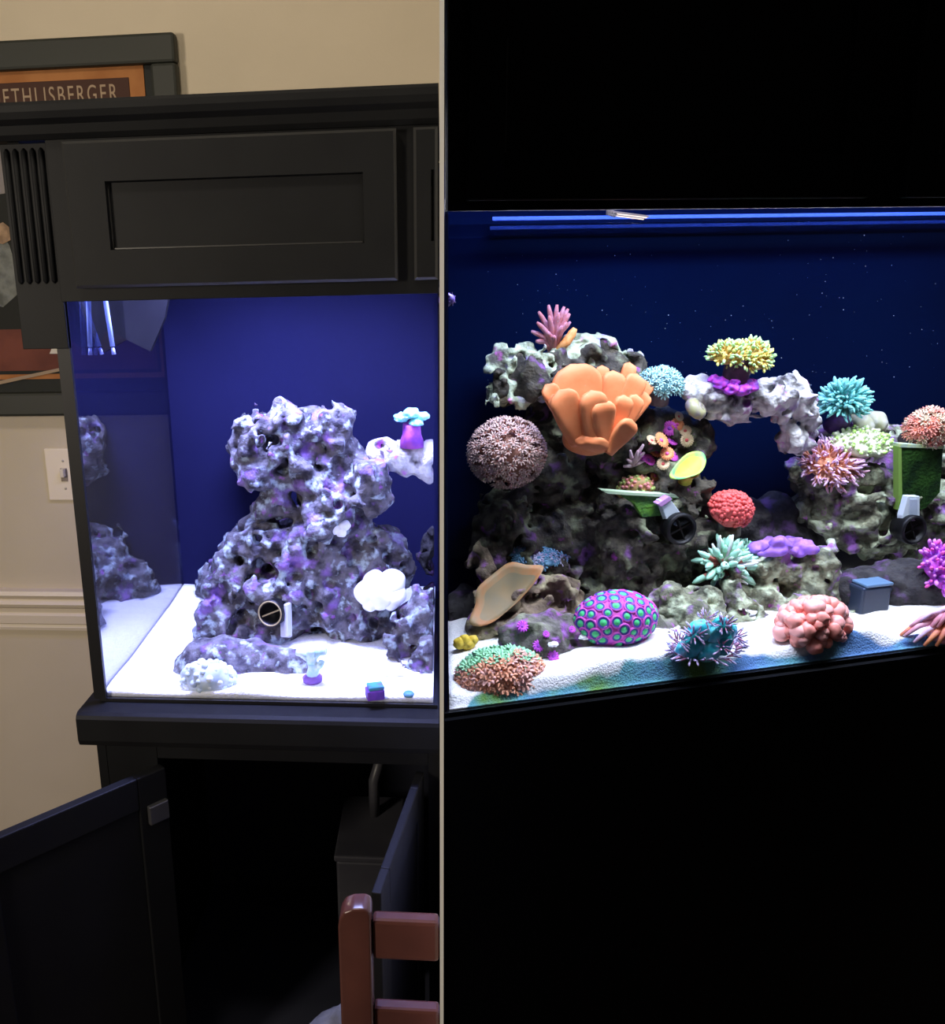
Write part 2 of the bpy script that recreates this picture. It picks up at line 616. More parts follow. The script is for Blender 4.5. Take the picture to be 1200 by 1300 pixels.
panel_front(-0.553, -0.064, -0.008, 0.200, -0.492, -0.112, 0.046, 0.143)
panel_front(-0.040, XR - 0.001, -0.008, 0.200, -0.0155, XR - 0.0065, 0.046, 0.143)

# tank of glass
tank = thing('aquarium_tank', 'rectangular glass reef tank with black corner seams under the drawer-front canopy', 'aquarium', (0, 0, H))
ZB, ZT = -0.708, -0.004
M_front = pane_mat('tank_glass', 0.015, 0.30, (0.97, 0.98, 1.0))
M_sidep = pane_mat('tank_side_glass', 0.25, 0.75, (0.55, 0.6, 0.8))
box('front_pane', XL, XR - 0.003, YT, YT + 0.006, ZB, ZT, M_front, tank)
box('side_pane', XL, XL + 0.006, YT + 0.007, 1.92, ZB, ZT, M_sidep, tank)
box('side_pane', XR - 0.008, XR - 0.003, YT + 0.007, 1.92, ZB, ZT, M_front, tank)
M_backL = mat('tank_back_blue', (0.0095, 0.010, 0.040), 0.8, 0.05, col2=(0.011, 0.0115, 0.046), scale=3)
box('back_panel', XL, XR - 0.003, 1.921, 1.929, ZB, 0.10, M_backL, tank)
box('corner_seam', XL - 0.008, XL + 0.013, YT - 0.004, YT + 0.004, ZB, -0.026, M_silicone, tank)
box('bottom_pane', XL, XR - 0.003, YT, 1.929, ZB - 0.006, ZB - 0.0005, M_silicone, tank)

# stand with ledge, inside and two open doors
stand = thing('aquarium_stand', 'black wooden stand with moulded ledge and open doors under the bluish tank', 'cabinet', (0, 0, 0))
ZS = H + ZB - 0.007
prof = [(1.99, ZS - 0.068), (1.99, ZS), (1.362, ZS), (1.355, ZS - 0.004), (1.352, ZS - 0.010), (1.352, ZS - 0.050), (1.356, ZS - 0.060), (1.364, ZS - 0.065), (1.372, ZS - 0.068)]
extrude_x('top_ledge', prof, -0.626, XR, M_black, stand)
zt = ZS - 0.069
box('side_board', -0.608, -0.592, 1.385, 1.985, 0.0, zt, M_black, stand)
box('side_board', XR - 0.018, XR, 1.385, 1.985, 0.0, zt, M_black, stand)
box('rear_board', -0.591, XR - 0.019, 1.970, 1.984, 0.02, zt, M_interior, stand)
box('floor_board', -0.591, XR - 0.019, 1.387, 1.969, 0.06, 0.078, M_interior, stand)
box('front_stile', -0.591, -0.50, 1.385, 1.40, 0.02, zt, M_black, stand)
box('front_rail', -0.499, XR - 0.019, 1.385, 1.40, zt - 0.03, zt, M_black, stand)
box('kick_board', -0.499, XR - 0.019, 1.387, 1.40, 0.0, 0.059, M_black, stand)


def door(hx, hy, ex, ey, top, bot, thick, side):
    dvec = Vector((ex - hx, ey - hy, 0))
    L = dvec.length
    d = empty('door', (hx, hy, bot))
    d.parent = stand
    d.rotation_euler = (0, 0, math.atan2(dvec.y, dvec.x))
    h = top - bot
    y0, y1 = (0, thick) if side > 0 else (-thick, 0)
    ym = (y0 + y1) / 2
    box('door_stile', 0.0, 0.055, y0, y1, 0, h, M_black, d, 0.002)
    box('door_stile', L - 0.055, L, y0, y1, 0, h, M_black, d, 0.002)
    box('door_rail', 0.055, L - 0.055, y0, y1, h - 0.06, h, M_black, d, 0.002)
    box('door_rail', 0.055, L - 0.055, y0, y1, 0, 0.06, M_black, d, 0.002)
    box('door_panel', 0.055, L - 0.055, ym - 0.004, ym + 0.004, 0.06, h - 0.06, M_black, d)
    for zz in (h - 0.075, 0.09):
        hg = box('hinge', 0.004, 0.042, (y1 if side > 0 else y0 - 0.010), (y1 + 0.010 if side > 0 else y0), zz - 0.018, zz + 0.018, mat('hinge_steel', (0.16, 0.16, 0.17), 0.35, 0.5, 0.8), d, 0.002)
    return d


dt = H - 0.822
door(-0.495, 1.381, -0.735, 1.116, dt, 0.03, 0.019, 1)
door(-0.030, 1.378, -0.083, 1.060, dt, 0.03, 0.014, -1)
# sump box standing inside the stand
sump = thing('sump_box', 'grey filter box standing inside the dark stand', 'filter box', (-0.15, 1.72, 0.078))
M_sump = mat('sump_plastic', (0.035, 0.035, 0.045), 0.4, 0.4, col2=(0.05, 0.05, 0.06), scale=8)
box('filter_body', -0.07, 0.06, -0.10, 0.12, 0.0, 0.34, M_sump, sump, 0.006)
box('filter_lid', -0.074, 0.064, -0.104, 0.124, 0.34, 0.355, M_sump, sump, 0.004)
link('filter_pipe', tube_data([(0.0, 0.05, 0.355), (0.0, 0.05, 0.44), (0.02, 0.08, 0.50), (0.02, 0.16, 0.52)], [0.012] * 4, 10), M_sump, sump)

# chair in front of the stand, standing against the partition
ch = thing('dining_chair', 'glossy reddish-brown wooden chair back with rounded post in front of the stand', 'chair', (-0.075, 0.95, 0.0))
M_chair = mat('chair_wood', (0.12, 0.044, 0.036), 0.22, 0.5, col2=(0.085, 0.032, 0.027), scale=7)
zt = H - 0.748
bm = bmesh.new()
pw = 0.0205
seg = 9
outline = [(-pw, 0.0), (pw, 0.0)]
outline += [(pw, zt - 0.010), (pw - 0.002, zt - 0.003), (pw - 0.008, zt), (-pw + 0.018, zt - 0.001), (-pw + 0.008, zt - 0.006), (-pw + 0.002, zt - 0.016), (-pw, zt - 0.028)]
vs = [bm.verts.new((x, -0.016, z)) for x, z in outline]
fc = bm.faces.new(vs)
r = bmesh.ops.extrude_face_region(bm, geom=[fc])
for v in [e for e in r['geom'] if isinstance(e, bmesh.types.BMVert)]:
    v.co.y += 0.032
bmesh.ops.recalc_face_normals(bm, faces=bm.faces[:])
bmesh.ops.bevel(bm, geom=[e for e in bm.edges], offset=0.004, segments=3, affect='EDGES', profile=0.5, clamp_overlap=True)
pm = bpy.data.meshes.new('back_post')
bm.to_mesh(pm)
bm.free()
pm.polygons.foreach_set('use_smooth', [True] * len(pm.polygons))
po = link('back_post', pm, M_chair, ch)
po.location = (-0.032, 0, 0)
XE = 0.072
box('top_rail', -0.011, XE, -0.010, 0.011, H - 0.826 + 0.0, H - 0.768, M_chair, ch, 0.005)
for zz in (0.90, 1.04):
    box('back_slat', -0.011, XE, -0.009, 0.010, H - zz - 0.045, H - zz, M_chair, ch, 0.004)
box('seat_rail', -0.011, XE, -0.010, 0.012, 0.385, 0.43, M_chair, ch, 0.003)
box('seat', -0.055, XE, -0.40, -0.017, 0.43, 0.455, M_chair, ch, 0.006)
box('front_leg', -0.05, -0.015, -0.385, -0.35, 0.0, 0.43, M_chair, ch, 0.004)
box('side_rail', -0.046, -0.022, -0.35, -0.016, 0.38, 0.43, M_chair, ch, 0.003)

# grey cloth bag on the floor beside the chair
bg = thing('cloth_bag', 'slumped grey cloth bag on the floor beside the chair', 'bag', (-0.19, 1.19, 0.0))
soft('bag_body', [((0.0, 0.0, 0.09), 0.09), ((0.03, 0.02, 0.20), 0.085), ((-0.03, 0.0, 0.22), 0.07), ((0.035, 0.01, 0.34), 0.07), ((0.05, 0.01, 0.41), 0.042), ((-0.01, 0.0, 0.385), 0.035)],
     0.010, 0.012, mat('grey_cloth', (0.10, 0.10, 0.095), 0.95, 0.1, col2=(0.14, 0.14, 0.13), scale=30, bump=0.5, bscale=120), bg, noise=((0.05, 0.010), (0.02, 0.004)), clips=(((0, 0, 1), 0.002),))
link('drawstring', tube_data([(0.0, -0.01, 0.42), (0.02, -0.035, 0.40), (0.05, -0.035, 0.41), (0.07, -0.02, 0.42)], [0.003] * 4, 6), mat('cord', (0.2, 0.2, 0.19), 0.9, 0.1), bg)

# ================================================================== RIGHT AQUARIUM: canopy, tank, stand
MRT = Matrix.Translation(OR + Vector((0, 0, H))) @ Matrix.Rotation(ANG, 4, 'Z')   # x along the front, y into depth
ZRT, ZRB = 0.083, -0.681
UE = 1.75


def xv(v):                                           # where the partition's face cuts the row at depth v (local x)
    return (0.0045 + v * math.sin(ANG)) / math.cos(ANG)


def prism(name, pts, z0, z1, m, parent=None):
    n = len(pts)
    v = [(x, y, z0) for x, y in pts] + [(x, y, z1) for x, y in pts]
    f = [tuple(range(n))[::-1], tuple(range(n, 2 * n))] + [(i, (i + 1) % n, n + (i + 1) % n, n + i) for i in range(n)]
    return link(name, mesh(name, v, f), m, parent)


rc = thing('aquarium_canopy', 'matte black canopy with tall panelled doors in the dark above the reef', 'canopy')
rc.matrix_world = MRT
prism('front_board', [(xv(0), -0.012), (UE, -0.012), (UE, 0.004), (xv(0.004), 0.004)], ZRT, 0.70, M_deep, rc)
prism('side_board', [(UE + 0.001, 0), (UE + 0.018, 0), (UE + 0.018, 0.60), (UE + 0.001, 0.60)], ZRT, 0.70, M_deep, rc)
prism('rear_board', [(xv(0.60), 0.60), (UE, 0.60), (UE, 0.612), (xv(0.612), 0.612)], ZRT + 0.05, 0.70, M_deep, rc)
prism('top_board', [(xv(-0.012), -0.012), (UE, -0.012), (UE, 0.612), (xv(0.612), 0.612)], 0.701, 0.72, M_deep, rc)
for x0, x1 in ((0.030, 0.662), (0.730, UE - 0.01)):
    d = empty('canopy_door', ((x0 + x1) / 2, -0.012, 0.38))
    d.parent = rc
    w = (x1 - x0) / 2
    z0, z1 = ZRT + 0.014 - 0.38, 0.66 - 0.38
    box('door_stile', -w, -w + 0.05, -0.016, 0, z0, z1, M_deep, d, 0.0018)
    box('door_stile', w - 0.05, w, -0.016, 0, z0, z1, M_deep, d, 0.0018)
    box('door_rail', -w + 0.05, w - 0.05, -0.016, 0, z0, z0 + 0.06, M_deep, d, 0.0018)
    box('door_rail', -w + 0.05, w - 0.05, -0.016, 0, z1 - 0.06, z1, M_deep, d, 0.0018)
    box('door_panel', -w + 0.05, w - 0.05, -0.008, 0, z0 + 0.06, z1 - 0.06, M_deep, d)
    box('door_highlight', -w + 0.05, -w + 0.0525, -0.0155, -0.008, z0 + 0.06, z0 + 0.20, M_deepedge, d)  # thin lighter strips put in as seam highlights
    box('door_highlight', w - 0.0015, w + 0.001, -0.014, 0, z0, z0 + 0.26, M_deepedge, d)
    box('door_highlight', -w, w, -0.0165, -0.003, z0 - 0.0018, z0, M_deepedge, d)

rt = thing('aquarium_tank', 'large clear-fronted reef tank in a dark surround, with deep blue back', 'aquarium')
rt.matrix_world = MRT
prism('front_pane', [(xv(0.005), 0.006), (UE, 0.006), (UE, 0.011), (xv(0.011), 0.011)], ZRB, ZRT + 0.02, pane_mat('reef_glass', 0.01, 0.2, (0.985, 0.985, 1.0)), rt)
TD = 0.45
M_backR = mat('reef_back_blue', (0.0001, 0.0034, 0.024), 0.8, 0.02, col2=(0.0001, 0.0027, 0.020), scale=2.5)
prism('back_panel', [(xv(TD), TD), (UE, TD), (UE, TD + 0.008), (xv(TD + 0.008), TD + 0.008)], ZRB, 0.20, M_backR, rt)
prism('side_pane', [(xv(0.012), 0.012), (xv(0.012) + 0.005, 0.012), (xv(TD) + 0.005, TD - 0.001), (xv(TD), TD - 0.001)], ZRB, ZRT + 0.02, mat('reef_side_dark', (0.004, 0.008, 0.03), 0.3, 0.4), rt)
prism('side_pane', [(UE - 0.005, 0.012), (UE, 0.012), (UE, TD - 0.001), (UE - 0.005, TD - 0.001)], ZRB, ZRT + 0.02, M_front, rt)
prism('bottom_pane', [(xv(0.006), 0.006), (UE, 0.006), (UE, TD), (xv(TD), TD)], ZRB - 0.008, ZRB - 0.0005, M_deep, rt)
# water surface seen from below
ws = prism('water_surface', [(xv(0.014) + 0.006, 0.014), (UE - 0.006, 0.014), (UE - 0.006, TD - 0.003), (xv(TD) + 0.006, TD - 0.003)], 0.066, 0.0665, pane_mat('water_skin', 0.10, 0.55, (0.9, 0.95, 1.0), 0.02, 0.35), rt)
for nm, vv, zz in (('brace_bar', 0.42, 0.078), ('brace_bar', 0.34, 0.090)):
    prism(nm, [(xv(vv) + 0.09, vv), (UE - 0.01, vv), (UE - 0.01, vv + 0.02), (xv(vv) + 0.10, vv + 0.02)], zz, zz + 0.006, mat('brace_glass', (0.02, 0.06, 0.36), 0.3, 0.3), rt)

rs = thing('aquarium_stand', 'plain black stand in the dark under the reef with pink and orange corals', 'cabinet')
rs.matrix_world = MRT
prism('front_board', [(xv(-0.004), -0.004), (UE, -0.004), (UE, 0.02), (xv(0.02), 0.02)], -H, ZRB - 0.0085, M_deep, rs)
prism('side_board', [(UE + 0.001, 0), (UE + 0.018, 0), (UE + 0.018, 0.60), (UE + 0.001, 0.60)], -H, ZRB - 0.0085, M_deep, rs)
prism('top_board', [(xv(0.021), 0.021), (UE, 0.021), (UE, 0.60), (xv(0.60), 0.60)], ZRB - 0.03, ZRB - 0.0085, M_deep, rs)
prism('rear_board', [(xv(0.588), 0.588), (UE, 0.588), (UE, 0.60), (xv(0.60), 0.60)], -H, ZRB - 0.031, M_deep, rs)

# dark wall behind the reef tank
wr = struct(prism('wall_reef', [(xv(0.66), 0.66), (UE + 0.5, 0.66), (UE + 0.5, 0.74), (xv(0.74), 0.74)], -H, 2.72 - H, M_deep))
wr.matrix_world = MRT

# ================================================================== SAND
M_sandL = mat('sand_white', (0.86, 0.86, 0.84), 0.95, 0.1, col2=(0.78, 0.78, 0.77), scale=160, bump=0.6, bscale=300)


def sand(name, corner, zfun, zb, m_top, label, slope=None):
    """corner(i, j) on a grid -> (x, y); a solid bed with an uneven top"""
    nu, nv = 150, 60
    verts, faces, at_ = [], [], []
    for j in range(nv):
        for i in range(nu):
            vq = (j / (nv - 1)) ** 1.8
            x, y = corner(i / (nu - 1), vq)
            verts.append((x, y, zfun(x, y, i / (nu - 1), vq)))
            at_.append(slope(x, y, vq) if slope else 0.0)
    for j in range(nv - 1):
        for i in range(nu - 1):
            a = j * nu + i
            faces.append((a, a + 1, a + nu + 1, a + nu))
    base = len(verts)
    ring = [i for i in range(nu)] + [j * nu + nu - 1 for j in range(1, nv)] + [(nv - 1) * nu + i for i in range(nu - 2, -1, -1)] + [j * nu for j in range(nv - 2, 0, -1)]
    for q in ring:
        verts.append((verts[q][0], verts[q][1], zb))
        at_.append(at_[q])
    n = len(ring)
    for k in range(n):
        faces.append((ring[k], base + k, base + (k + 1) % n, ring[(k + 1) % n]))
    faces.append(tuple(range(base + n - 1, base - 1, -1)))
    me = mesh(name, verts, faces, True)
    al = me.attributes.new('algae', 'FLOAT', 'POINT')
    al.data.foreach_set('value', at_)
    me.materials.append(m_top)
    o = link(name, me)
    tag(o, label, 'sand')
    o['kind'] = 'stuff'
    return o


def n1(x, y, s, off=0.0):
    return float(vnoise(np.array([[x, y, 0.37]]), s, off)[0])


sandL = sand('sand_bed', lambda u, v: (XL + 0.008 + u * (XR - 0.010 - XL - 0.008), 1.4075 + v * (1.919 - 1.4075)),
             lambda x, y, u, v: H + ZB + 0.012 + 0.006 * n1(x, y, 0.12) + 0.014 * v, H + ZB, M_sandL, 'bright white sand bed in the bluish tank beside the tan wall')


def rcorner(u, v):
    vv = 0.0125 + v * (TD - 0.003 - 0.0125)
    x0 = xv(vv) + 0.008
    uu = x0 + u * (UE - 0.006 - x0)
    p = OR + UR * uu + VR * vv
    return p.x, p.y


def rsandz(x, y, u, v):
    p = Vector((x, y, 0)) - OR
    uu = p.dot(UR)
    top = 0.030 + 0.014 * n1(uu * 1.0, 0.1, 0.09, 4) * (1 - 0.6 * v) + 0.004 * n1(x, y, 0.04) + 0.006 * v - 0.02 * v * math.exp(-(uu / 0.25) ** 2)
    top += 0.024 * math.exp(-((uu - 0.33) / 0.10) ** 2) * math.exp(-((v - 0.10) / 0.25) ** 2)
    top -= 0.012 * math.exp(-(uu / 0.07) ** 2) * (1 - v)
    q = min(1.0, v / 0.045)
    return H + ZRB + max(0.002, 0.003 + (top - 0.003) * (q * q * (3 - 2 * q)))


def rslope(x, y, v):
    uu = (Vector((x, y, 0)) - OR).dot(UR)
    edge = 0.036 + 0.036 * n1(uu, 0.3, 0.085, 8) + 0.010 * n1(uu, 0.3, 0.02, 3)
    return (edge - v) / 0.01 if uu > 0.06 else (edge - v) / 0.01 - (0.06 - uu) * 200


M_sandR = mat('sand_cream', (0.82, 0.81, 0.78), 0.95, 0.1, col2=(0.74, 0.73, 0.71), scale=150, bump=0.7, bscale=300)
nt = M_sandR.node_tree
# stain of blue-green algae in the sand along the glass
att = nt.nodes.new('ShaderNodeAttribute')
att.attribute_name = 'algae'
n_a = nt.nodes.new('ShaderNodeTexNoise')
n_a.inputs['Scale'].default_value = 9
n_a.inputs['Detail'].default_value = 4
tc_ = nt.nodes.new('ShaderNodeTexCoord')
nt.links.new(tc_.outputs['Object'], n_a.inputs['Vector'])
r_a = nt.nodes.new('ShaderNodeValToRGB')
r_a.color_ramp.elements[0].position = 0.40
r_a.color_ramp.elements[0].color = (0.10, 0.21, 0.42, 1)
r_a.color_ramp.elements[1].position = 0.66
r_a.color_ramp.elements[1].color = (0.13, 0.27, 0.07, 1)
e_ = r_a.color_ramp.elements.new(0.54)
e_.color = (0.12, 0.33, 0.36, 1)
nt.links.new(n_a.outputs['Fac'], r_a.inputs['Fac'])
cl = nt.nodes.new('ShaderNodeClamp')
nt.links.new(att.outputs['Fac'], cl.inputs['Value'])
mx_ = nt.nodes.new('ShaderNodeMix')
mx_.data_type = 'RGBA'
bs = nt.nodes['Principled BSDF']
src = bs.inputs['Base Color'].links[0].from_socket
nt.links.new(cl.outputs[0], mx_.inputs['Factor'])
nt.links.new(src, mx_.inputs['A'])
nt.links.new(r_a.outputs['Color'], mx_.inputs['B'])
nt.links.new(mx_.outputs['Result'], bs.inputs['Base Color'])
sandR = sand('sand_bed', rcorner, rsandz, H + ZRB, M_sandR, 'white sand bed with blue-green layer against the glass under the corals', rslope)

# ================================================================== ROCKS
RL = rock_mat('rock_left', (0.145, 0.135, 0.14), (0.038, 0.034, 0.042), (((0.42, 0.50, 0.50), 46, 0.585), ((0.24, 0.13, 0.36), 22, 0.61), ((0.34, 0.09, 0.40), 44, 0.69)))
RR = rock_mat('rock_reef', (0.085, 0.075, 0.055), (0.028, 0.025, 0.021), (((0.24, 0.27, 0.16), 24, 0.59), ((0.22, 0.09, 0.30), 24, 0.67), ((0.45, 0.06, 0.45), 34, 0.72)))
RW = rock_mat('rock_pale', (0.70, 0.69, 0.66), (0.42, 0.41, 0.41), (((0.06, 0.055, 0.055), 22, 0.55), ((0.34, 0.26, 0.42), 28, 0.62), ((0.60, 0.10, 0.62), 34, 0.66)))
RG = rock_mat('rock_green', (0.20, 0.205, 0.13), (0.06, 0.062, 0.04), (((0.46, 0.52, 0.34), 34, 0.55), ((0.30, 0.12, 0.42), 22, 0.60), ((0.50, 0.08, 0.5), 45, 0.69)))
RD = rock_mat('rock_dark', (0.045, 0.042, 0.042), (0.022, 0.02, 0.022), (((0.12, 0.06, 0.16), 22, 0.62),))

BV = {'L': [], 'R': []}


def add_bvh(side, V, Q, name):
    BV[side].append((name, BVHTree.FromPolygons([Vector(v) for v in V.tolist()], Q.tolist())))


def rock(side, label, blobs, m, depth_scale=1.0, h=0.0048, off=0.0, noise=((0.06, 0.018), (0.030, 0.018), (0.014, 0.009)), pits=(0.020, 0.05, 0.10), extra=(), name='live_rock'):
    bl = []
    for px, py, rp, d in blobs:
        p = PL(px, py, d) if side == 'L' else PR(px, py, d)
        bl.append((p, rp * mpp(p), (1, depth_scale, 1)))
    if side == 'L':
        clips = [((-1, 0, 0), 0.016), ((0, 1, 0), YT + 0.012), ((0, -1, 0), -1.915), ((0, 0, 1), H + ZB + 0.002), ((1, 0, 0), XL + 0.012)]
    else:
        n0 = VR.dot(OR)
        clips = [((1, 0, 0), 0.012), (tuple(VR), n0 + 0.018), (tuple(-VR), -(n0 + TD - 0.010)), ((0, 0, 1), H + ZRB + 0.004), (tuple(-UR), -(UR.dot(OR) + UE - 0.02))]
    V, Q = blob_mesh(bl, h, 0.010, noise, clips, pits, off)
    add_bvh(side, V, Q, label)
    base = np.array([V[:, 0].mean(), V[:, 1].mean(), V[:, 2].min()])
    me = mesh(name, (V - base).tolist(), Q.tolist(), True)
    o = link(name, me, m)
    o.location = base
    return tag(o, label, 'rock')


# left tank
rock('L', 'tall craggy lavender-grey rock tower in the bluish tank by the wall', [
    (325, 552, 30, 1.69), (372, 545, 36, 1.69), (412, 550, 36, 1.71), (335, 590, 30, 1.67), (395, 600, 40, 1.69), (438, 600, 26, 1.69), (468, 612, 20, 1.64), (475, 635, 18, 1.64),
    (352, 640, 30, 1.69), (420, 650, 42, 1.69), (330, 690, 38, 1.69), (400, 700, 55, 1.71), (470, 700, 40, 1.71), (298, 735, 36, 1.69), (370, 760, 55, 1.69), (450, 765, 55, 1.69),
    (278, 780, 30, 1.67), (340, 800, 45, 1.69), (430, 815, 50, 1.69), (492, 740, 28, 1.71), (490, 800, 40, 1.71),
    (332, 556, 26, 1.82), (340, 600, 24, 1.82), (345, 690, 30, 1.84), (308, 738, 32, 1.84), (286, 785, 28, 1.84), (290, 810, 28, 1.80), (390, 760, 50, 1.82), (390, 690, 40, 1.82),
    (318, 556, 26, 1.88), (326, 592, 24, 1.88), (318, 705, 34, 1.88), (290, 745, 34, 1.88), (278, 790, 32, 1.88)], RL, off=1.0)
rock('L', 'pale flat arch rock carrying the teal capped coral', [
    (474, 574, 12, 1.70), (500, 576, 15, 1.68), (528, 577, 16, 1.68), (556, 575, 18, 1.68), (515, 592, 12, 1.68), (548, 596, 14, 1.68)], RW, off=2.0, h=0.0045, noise=((0.05, 0.008), (0.02, 0.006)))
rock('L', 'low flat grey-green rock slab at the front of the bluish tank', [
    (250, 834, 21, 1.52), (290, 832, 23, 1.52), (330, 836, 24, 1.52), (365, 842, 22, 1.52), (385, 850, 16, 1.52), (255, 850, 22, 1.51), (310, 852, 20, 1.51)], RL, off=3.0, h=0.0045, noise=((0.06, 0.010), (0.02, 0.006)), pits=(0.02, 0.012, 0.3))
rock('L', 'jagged grey rock at the foot of the tall tower, running to the glass', [
    (505, 830, 18, 1.56), (535, 795, 30, 1.60), (560, 780, 30, 1.62), (545, 830, 28, 1.56), (520, 845, 16, 1.55), (515, 800, 20, 1.6), (560, 845, 20, 1.56)], RL, off=4.0, h=0.0045)
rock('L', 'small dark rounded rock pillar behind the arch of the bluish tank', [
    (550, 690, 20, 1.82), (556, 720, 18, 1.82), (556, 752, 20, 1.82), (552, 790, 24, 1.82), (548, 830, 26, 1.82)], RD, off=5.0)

# right tank
rock('R', 'big craggy rock wall carrying the orange leather coral', [
    (665, 482, 30, .36), (700, 470, 32, .36), (750, 468, 36, .38), (790, 485, 34, .40), (640, 485, 14, .34), (720, 520, 50, .40), (780, 550, 55, .38), (845, 555, 36, .36), (880, 565, 22, .33),
    (840, 615, 46, .33), (885, 625, 24, .31), (700, 600, 48, .40), (655, 640, 34, .38), (638, 670, 32, .36), (625, 705, 24, .34), (700, 680, 62, .40), (780, 680, 68, .36), (860, 690, 52, .33),
    (740, 750, 60, .38), (830, 755, 56, .34), (900, 680, 32, .33), (900, 740, 40, .33), (660, 740, 50, .38), (880, 540, 14, .34), (690, 790, 50, .40), (780, 800, 50, .38)], RR, off=11.0, h=0.005)
rock('R', 'green and white encrusted rock cap under the pink branching coral', [
    (640, 465, 16, .37), (668, 458, 20, .37), (700, 458, 22, .37), (735, 452, 22, .38), (765, 448, 22, .39), (790, 462, 20, .40), (640, 490, 18, .36), (660, 505, 16, .35), (632, 510, 8, .35), (690, 488, 18, .36)],
     rock_mat('rock_cap', (0.50, 0.58, 0.40), (0.27, 0.31, 0.20), (((0.10, 0.095, 0.08), 30, 0.60), ((0.30, 0.18, 0.62), 18, 0.62), ((0.66, 0.12, 0.55), 30, 0.66))), off=12.0, h=0.004, noise=((0.05, 0.012), (0.022, 0.014), (0.011, 0.007)), pits=(0.018, 0.045, 0.1))
rock('R', 'whitish slab bridging the reef as an arch under the yellow-green coral', [
    (872, 496, 14, .30), (890, 498, 18, .30), (912, 502, 20, .30), (940, 507, 21, .30), (965, 507, 21, .30), (988, 505, 21, .30), (1008, 505, 22, .30), (1024, 518, 17, .30), (1030, 538, 12, .30), (985, 535, 12, .30), (1000, 556, 16, .31), (1018, 560, 14, .31), (930, 522, 12, .31), (895, 518, 10, .31)],
     RW, off=13.0, h=0.004, noise=((0.05, 0.008), (0.022, 0.012), (0.011, 0.006)), pits=(0.02, 0.04, 0.15))
rock('R', 'lumpy olive and violet rock mass holding the pink anemone and the mossy board', [
    (1062, 548, 22, .40), (1098, 560, 32, .40), (1135, 575, 34, .38), (1180, 575, 36, .38), (1215, 600, 40, .36), (1040, 605, 34, .36), (1010, 602, 14, .33), (1088, 625, 44, .34), (1135, 635, 44, .33), (1185, 645, 44, .33),
    (1050, 650, 30, .34), (1100, 670, 34, .32), (1140, 685, 26, .32), (1120, 655, 36, .32), (1180, 700, 34, .32), (1215, 700, 44, .32), (1200, 745, 36, .32), (1215, 790, 40, .32)], RG, off=14.0, h=0.005)
rock('R', 'rounded olive-green rock between the teal anemone and the pink bubbly coral', [
    (925, 735, 26, .22), (960, 722, 28, .22), (995, 715, 26, .22), (1030, 725, 30, .22), (1050, 755, 26, .22), (965, 765, 40, .22), (1010, 765, 40, .22), (915, 775, 30, .22), (1055, 785, 24, .20), (960, 795, 34, .19), (1000, 795, 34, .19), (925, 785, 36, .19), (888, 780, 34, .20), (855, 778, 28, .21), (1050, 790, 28, .18)],
     RG, off=15.0, h=0.0045)
rock('R', 'low purple-flecked rock slab under the magenta coral with green eyes', [
    (662, 810, 24, .15), (695, 808, 32, .15), (735, 815, 34, .15), (780, 815, 36, .16), (825, 808, 34, .17), (690, 830, 24, .125), (735, 836, 22, .12), (850, 812, 24, .18), (770, 825, 24, .14)],
     rock_mat('rock_slab', (0.17, 0.15, 0.14), (0.08, 0.085, 0.055), (((0.32, 0.10, 0.42), 32, 0.57), ((0.26, 0.27, 0.18), 24, 0.58), ((0.5, 0.08, 0.5), 40, 0.66))), off=16.0, h=0.004, noise=((0.05, 0.010), (0.022, 0.009), (0.010, 0.004)), pits=(0.02, 0.015, 0.25))
rock('R', 'brownish rock shelf under the tan scroll coral', [
    (650, 760, 26, .27), (690, 752, 26, .28), (715, 760, 24, .29), (670, 785, 30, .26), (625, 798, 22, .24), (700, 790, 26, .27), (640, 740, 24, .30), (600, 712, 12, .33), (618, 722, 16, .32), (610, 805, 14, .23)],
     rock_mat('rock_brown', (0.20, 0.15, 0.10), (0.10, 0.075, 0.055), (((0.34, 0.30, 0.18), 20, 0.56), ((0.28, 0.10, 0.38), 30, 0.62))), off=17.0, h=0.0045)
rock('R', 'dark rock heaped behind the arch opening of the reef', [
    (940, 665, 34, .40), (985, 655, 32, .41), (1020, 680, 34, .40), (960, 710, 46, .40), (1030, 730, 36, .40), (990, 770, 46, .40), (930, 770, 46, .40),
    (1065, 745, 34, .40), (1085, 768, 28, .40), (1110, 772, 28, .40), (1140, 735, 34, .40), (1150, 765, 34, .40), (1190, 760, 44, .40), (1230, 760, 44, .40), (1280, 765, 40, .40)], RD, off=18.0, noise=((0.06, 0.010), (0.025, 0.010)), pits=None)  # this row of blobs is added as dark fill for shaded sand
rock('R', 'dark rock rubble added as dark fill in the back corner behind the yellow sponge', [(588, 768, 26, .38), (572, 778, 26, .38), (612, 782, 26, .36)], RD, off=19.0, noise=((0.06, 0.010), (0.025, 0.010)), pits=None)  # added only to make the empty corner dark
rock('R', 'dark rock rubble added to darken the sand behind the grey pump', [(1072, 752, 26, .20), (1098, 746, 24, .21), (1122, 746, 28, .20), (1146, 746, 30, .18), (1174, 742, 30, .17), (1204, 738, 34, .16), (1240, 742, 38, .16)],
     RD, off=20.0, noise=((0.06, 0.008), (0.025, 0.009), (0.012, 0.004)), pits=None)  # added in place of the shade lying on the sand


def sand_bvh(side, o):
    me = o.data
    BV[side].append(('sand', BVHTree.FromPolygons([v.co.copy() for v in me.vertices], [tuple(p.vertices) for p in me.polygons])))


sand_bvh('L', sandL)
sand_bvh('R', sandR)


